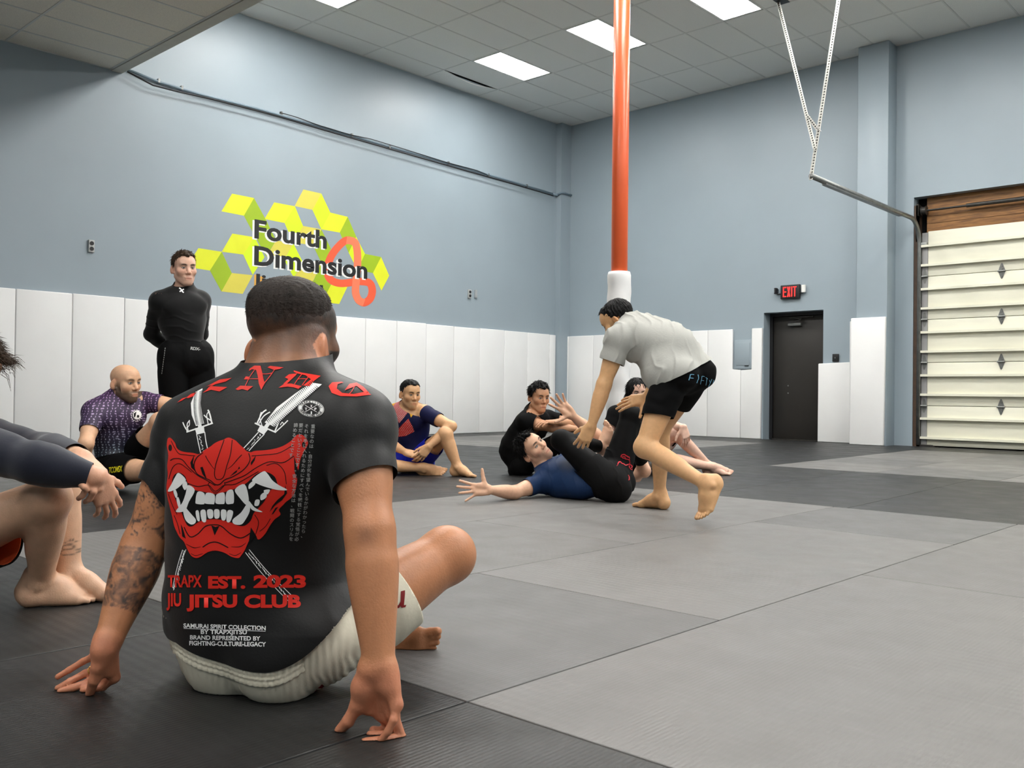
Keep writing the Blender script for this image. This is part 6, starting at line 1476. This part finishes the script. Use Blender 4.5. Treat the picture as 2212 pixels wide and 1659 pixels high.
TEETH = [[(228, 575), (300, 640), (272, 682), (200, 742), (118, 765), (158, 685), (192, 618)], [(300, 660), (316, 700), (292, 752), (264, 700)], [(174, 765), (195, 745), (216, 800), (200, 832)], [(205, 842), (226, 825), (247, 900), (226, 926)], [(320, 700), (392, 750), (332, 870), (290, 962), (198, 970), (264, 880), (300, 780)],
         [(268, 868), (310, 940), (360, 1000), (402, 1052), (392, 1092), (350, 1102), (300, 1060), (275, 980)], [(420, 768), (490, 785), (492, 880), (472, 896), (410, 890), (398, 868)], [(508, 780), (592, 796), (590, 885), (570, 894), (500, 888), (494, 868)], [(620, 790), (692, 778), (696, 878), (670, 892), (606, 885), (604, 830)], [(716, 768), (780, 750), (790, 870), (762, 890), (710, 882)],
         [(800, 745), (900, 690), (942, 840), (920, 902), (850, 830)], [(975, 645), (1086, 560), (1130, 580), (1182, 650), (1250, 700), (1332, 746), (1240, 748), (1130, 722), (1040, 690)], [(945, 690), (1000, 650), (1006, 690), (945, 738)], [(1100, 748), (1156, 745), (1132, 792), (1098, 770)], [(1062, 800), (1112, 768), (1122, 820), (1066, 852)], [(1010, 850), (1052, 850), (1040, 905), (1000, 905)],
         [(945, 860), (1000, 925), (1082, 972), (1000, 962), (958, 930)], [(940, 868), (952, 960), (902, 1060), (860, 1102), (790, 1096), (778, 1050), (862, 978)], [(400, 970), (430, 963), (442, 1062), (415, 1056)], [(450, 965), (500, 958), (506, 1070), (465, 1066)], [(518, 955), (572, 953), (576, 1030), (530, 1036)], [(590, 953), (640, 953), (640, 1030), (595, 1036)], [(660, 955), (712, 960), (702, 1052), (664, 1050)], [(726, 960), (782, 970), (752, 1070), (714, 1066)]]
def soft(q, n=4): return smooth_path(q, n, True)
for q in TEETH: pr.poly(t7(soft(q)), .0026, 6)
pr.build('teeth_print', INK_WHITE, 'white teeth of the mask print')
# blackletter title across the shoulders, letter by letter
LET = {'N': ([[(120, 1285), (180, 1247), (258, 1248), (278, 1330), (292, 1410), (312, 1470), (266, 1556), (236, 1480), (222, 1380), (202, 1302), (150, 1292), (108, 1316)], [(345, 1270), (380, 1250), (548, 1270), (500, 1290), (430, 1302), (382, 1286)], [(-62, 1548), (0, 1503), (162, 1510), (92, 1566), (22, 1546), (-30, 1562)], [(45, 1424), (70, 1384), (112, 1390), (98, 1422)]],
             [([(435, 1298), (370, 1390), (300, 1475)], 1.4), ([(272, 1352), (340, 1352), (410, 1340)], 1.4), ([(182, 1300), (120, 1390), (62, 1505)], 1.4), ([(88, 1418), (150, 1416), (226, 1416)], 1.4)]),
       'D': ([[(680, 1308), (780, 1338), (1024, 1380), (942, 1442), (882, 1512), (800, 1502), (902, 1424), (832, 1372), (720, 1346), (680, 1326)], [(488, 1530), (560, 1478), (650, 1478), (782, 1512), (742, 1546), (680, 1526), (600, 1516), (530, 1526)], [(566, 1398), (620, 1358), (722, 1348), (702, 1376), (642, 1432), (592, 1480), (548, 1480), (612, 1420)]],
             [([(792, 1348), (740, 1410), (690, 1484)], 1.5), ([(872, 1388), (830, 1440), (786, 1502)], 1.5), ([(735, 1420), (800, 1416), (856, 1420)], 1.2)])}
for ps, ss in LET.values():
    for pts in ps: pr.poly(tz(pts), .0014, 5)
    for pts, w_ in ss: pr.stroke(tz(pts), w_, .0014)
    pr.build('title_letter', INK_RED, 'red blackletter letter across the shoulders')
for ps, ss in (([[(1395, 784), (1332, 788), (1308, 814), (1330, 860), (1390, 882), (1500, 884), (1600, 872), (1560, 852), (1480, 868), (1402, 860), (1364, 830), (1370, 800), (1412, 788)], [(1420, 842), (1452, 798), (1500, 790), (1545, 818), (1588, 862), (1560, 862), (1535, 840), (1500, 812), (1462, 826)]], [([(1440, 876), (1470, 845), (1490, 805)], 1.4)]),
               ([[(440, 860), (505, 814), (612, 820), (558, 850), (500, 838)], [(468, 816), (560, 768), (642, 757), (600, 782), (520, 802)]], [([(470, 845), (490, 820), (540, 790)], 1.6)]), ([[(330, 892), (360, 868), (402, 853), (380, 882), (344, 896)], [(268, 926), (300, 898), (334, 888), (300, 912)]], [])):
    for pts in ps: pr.poly(t2_(pts), .0014, 5)
    for pts, w_ in ss: pr.stroke(t2_(pts), w_, .0014)
    pr.build('title_letter', INK_RED, 'red blackletter letter across the shoulders')
# club seal
def oval(cx, cy, rx, ry, n=36, rot=.12): return [(cx + rx * math.cos(q) * math.cos(rot) - ry * math.sin(q) * math.sin(rot), cy + rx * math.cos(q) * math.sin(rot) + ry * math.sin(q) * math.cos(rot)) for q in np.linspace(0, 2 * math.pi, n, endpoint=False)]
sx, sy = 672.4, 883.2
pr.poly(oval(sx, sy, 28.5, 18), .0012, 4); pr.build('seal_print', INK_WHITE, 'round white club seal')
for r0, r1 in ((27.2, 26.4), (19.6, 18.8)): pr.stroke(np.array(oval(sx, sy, r0, r0 * .63) + oval(sx, sy, r0, r0 * .63)[:1]), .8, .0017, 1)
pr.poly(oval(sx, sy, 18.6, 11.6), .0016, 4)
for txt, a0, a1, sg in (('TRAPXJITSU', 3.55, 5.9, 1), ('GRAPPLING CLUB', 2.75, .40, -1)):
    V_ = np.linspace(a0, a1, len(txt))
    for ch, q in zip(txt, V_):
        if ch == ' ': continue
        V, Fs = text_mesh(ch, .03); V = (V - (V.max(0) + V.min(0)) / 2) * 6.2; tx, ty = -math.sin(q) * sg, math.cos(q) * sg * .63; ln = math.hypot(tx, ty); tx, ty = tx / ln, ty / ln
        cx, cy = sx + 23 * math.cos(q), sy + 23 * .63 * math.sin(q) + .1 * 23 * math.cos(q)
        pr.lay([(cx + v[0] * tx + v[1] * ty, cy + v[0] * ty - v[1] * tx) for v in V], Fs, .0017)
pr.build('seal_ring_print', INK_BLACK)
for a in ((-.62, .62), (.62, -.62)): pr.stroke([(sx - 16 * .8, sy - a[0] * 12), (sx, sy + .3), (sx + 16 * .8, sy - a[1] * 12)], .9, .0021, 2)
for ch, dx, dy in (('X', 1, -5.2), ('P', 10, 1), ('J', 0, 8.8), ('T', -10.5, 1.2)): pr.text(ch, sx + dx - 2.3, sx + dx + 2.3, sy + dy + 2.6, 5.4, .0021, .03)
pr.build('seal_letter_print', INK_WHITE)
# vertical text columns
cols = [('重要なのは、', (677.6, 921.5), None, 0), ('自分が何を望んでいるかがわかったら、', (670.6, 985.5), (653.8, 1156), 0), ('それを手に入れるためにすべてを犠牲にする覚悟が必', (663.5, 921), (640.5, 1163), 0), ('要だということです。', (651.3, 919.5), (641.2, 1014), 0), ('安全な方法は、', (636.5, 1028), (633.3, 1090), 0), ('戦闘のスリルを', (631.5, 1102), (628.8, 1163), 0), ('諦めることです', (640, 919), (629, 983), 0)]
for txt, a, b_, _ in cols:
    b_ = b_ or (672, 974); n = len(txt)
    for k, ch in enumerate(txt):
        cx = a[0] + (b_[0] - a[0]) * k / (n - 1); cy = a[1] + (b_[1] - a[1]) * k / (n - 1)
        V, Fs = text_mesh(ch, .012); pr.lay([(cx + (v[0] - .5) * 9.6 + (v[1] - .38) * .3, cy - (v[1] - .38) * 9.6) for v in V], Fs, .0028)
pr.build('column_text_print', INK_GREY, 'four columns of small vertical writing')
# lower lettering
for txt, x0, x1, yb, cap, ar in (('TRAPX', 364, 437, 1267.5, 26, 0), ('EST.', 450.5, 530.5, 1269.5, 26, 0), ('2023', 548, 660.5, 1268, 26.5, -.6), ('JIU', 361, 392.5, 1308.5, 28, 0), ('JITSU', 404, 513, 1310.5, 27, 0), ('CLUB', 528, 650, 1311.5, 27.5, -.5)):
    pr.text(txt, x0, x1, yb, cap, .0016, .05 if txt not in ('TRAPX', 'JIU') else .03, 0, ar)
pr.build('club_print', INK_RED, 'bold red lettering of the club')
for txt, x0, x1, yb, cap, sl in (('SAMURAI SPIRIT COLLECTION', 397.5, 574.5, 1355, 9.2, .034), ('BY TRAPXJITSU', 434.5, 534, 1368.5, 9.2, .012), ('BRAND REPRESENTED BY', 411.5, 563, 1380.5, 9.4, .02), ('FIGHTING-CULTURE-LEGACY', 410, 575, 1393, 9.6, .02)):
    pr.text(txt, x0, x1, yb, cap, .0016, .03, sl)
pr.stroke([(398, 1357), (480, 1360), (574, 1363.5)], 1.1, .0016); pr.build('credit_print', INK_WHITE, 'four lines of small white lettering')
# cream shorts
M_OX = mat('oxblood_ink', (126, 24, 26), .6, .3)
pr = Printer(shortsA)
tq = T(820, 1100, 4.366); tp = T(680, 1400, 6.9125)
pr.poly(tq([(198, 775), (236, 765), (236, 800), (226, 905), (248, 900), (240, 922), (205, 928), (196, 910), (180, 930), (150, 935), (150, 905), (175, 905), (196, 870)]), .0016, 5)
pr.poly(tp([(105, 532), (330, 700), (565, 716), (480, 800), (250, 900), (40, 905), (-210, 838)]), .0014, 6); pr.build('shorts_print', M_OX, 'dark red letter and patch on the shorts')
pr.poly(tp([(142, 658), (246, 738), (215, 800), (120, 828), (40, 815), (-60, 800), (-70, 785), (60, 790), (150, 800), (172, 762), (75, 712)]), .0022, 5); pr.build('patch_letter_print', INK_WHITE)
# standing man's shorts
tI = T(1280, 640, 7.54); pr = Printer(PI_SHORTS)
for pts, w_ in (([(1592, 1270), (1580, 1318), (1564, 1366)], 2.0), ([(1592, 1272), (1620, 1272), (1648, 1277)], 1.3), ([(1580, 1326), (1610, 1330), (1640, 1332)], 1.5), ([(1710, 1276), (1720, 1330), (1705, 1370), (1690, 1412)], 1.5), ([(1777, 1300), (1768, 1360), (1754, 1428)], 1.3), ([(1778, 1301), (1800, 1302), (1822, 1308)], 1.1), ([(1768, 1364), (1790, 1366), (1815, 1370)], 1.0), ([(1838, 1322), (1855, 1330), (1872, 1345)], .9), ([(1860, 1335), (1853, 1390), (1844, 1446)], 1.1), ([(1898, 1362), (1906, 1385), (1912, 1404)], .9), ([(1938, 1348), (1914, 1405), (1884, 1472)], 1.1), ([(1968, 1360), (1952, 1430), (1938, 1502)], 1.0), ([(2035, 1395), (2012, 1420), (2030, 1450), (2010, 1490)], .8)):
    pr.stroke(tI(pts), w_, .003)
pr.build('waist_lettering', mat('sky_blue_ink', (128, 190, 222), .6), 'pale blue FIFTY lettering')
# lying man's prints
tH = T(1220, 900, 7.54); pr = Printer(srH); rn = random.Random(8)
for path in ([(920, 640), (960, 615), (1010, 640), (1050, 660)], [(915, 650), (950, 680), (1000, 690), (1050, 715)], [(860, 770), (890, 740), (940, 770), (1000, 790), (1040, 775)], [(1030, 640), (1050, 690), (1055, 750), (1045, 820)], [(845, 805), (870, 770)], [(1040, 800), (1060, 850), (1110, 870), (1130, 930)], [(1060, 780), (1090, 800), (1075, 840)], [(1115, 850), (1135, 900), (1130, 980)], [(1030, 960), (1045, 1000), (1040, 1040)], [(940, 660), (970, 650), (985, 680)]):
    P_ = smooth_path(path, 5) + np.array([(rn.uniform(-8, 8), rn.uniform(-8, 8)) for _ in smooth_path(path, 5)]); pr.stroke(tH(P_), rn.uniform(1.0, 2.2), .003, 1)
pr.build('lightning_print', mat('crimson_ink', (200, 24, 44), .5), 'crimson crackle print on the shorts')
pr = Printer(tiH)
for pts in ([(60, 945), (72, 962), (88, 958)], [(92, 985), (112, 1000)], [(125, 1035), (152, 1032)], [(142, 1075), (150, 1100), (165, 1075)], [(148, 1090), (180, 1088)], [(172, 1128), (200, 1132)], [(212, 1215), (228, 1250)], [(485, 705), (510, 715)]): pr.stroke(tH(pts), 1.4, .003, 2)
pr.build('leg_lettering', INK_WHITE, 'small white lettering along the thigh')
# bald man's emblem and shorts lettering
tC = T(140, 760, 5.186); pr = Printer(shC)
pr.poly(tC([(808 + 48 * math.cos(q), 708 + 50 * math.sin(q)) for q in np.linspace(0, 6.283, 20, endpoint=False)]), .002, 5)
for k in range(16):
    q = 2 * math.pi * k / 16 + .1; pr.stroke(tC([(800 + 50 * math.cos(q), 715 + 54 * math.sin(q)), (800 + 64 * math.cos(q), 715 + 68 * math.sin(q))]), 1.6, .002, 2)
pr.build('chest_emblem', INK_WHITE, 'round white chest emblem')
pr.poly(tC([(818 + 13 * math.cos(q), 722 + 16 * math.sin(q)) for q in np.linspace(0, 6.283, 12, endpoint=False)]), .0026, 5); pr.poly(tC([(770, 690), (800, 670), (790, 720), (772, 740)]), .0026, 5); pr.build('emblem_detail', INK_BLACK)
pr = Printer(soC); pr.text('TCOMSX', 235.5, 264.5, 1022, 12.5, .003, .02, -.13, 0, .9, .8); pr.build('shorts_lettering', mat('yellow_ink', (226, 214, 30), .6), 'jagged yellow lettering')
# standing young man's collar mark and waistband
tD = T(290, 520, 4.366); pr = Printer(shD)
pr.stroke(tD([(424, 447), (440, 458), (442, 470), (428, 482)]), [3.2, 2.2, 2.2, 2.6], .002, 3); pr.stroke(tD([(468, 458), (452, 468), (450, 478), (466, 490)]), [3.0, 2.2, 2.2, 2.6], .002, 3); pr.stroke(tD([(438, 466), (456, 474)]), 2.4, .002, 2)
pr.build('collar_mark', INK_WHITE, 'white interlocked mark on the collar')
pr = Printer(soD); pr.text('RDX-', 411, 432, 755.5, 6.5, .003, .03, .10, 0, .95, 1.5); pr.build('waist_lettering', INK_GREY)
for k in range(12):
    t_ = k / 11; p = (357.5 + (350.5 - 357.5) * t_, 753 + (806 - 753) * t_); pr.stroke([(p[0], p[1] - 1.6), (p[0] - .4, p[1] + 1.6)], 1.3, .003, 2)
pr.build('side_stitching', INK_GREY)
bpy.context.view_layer.update()
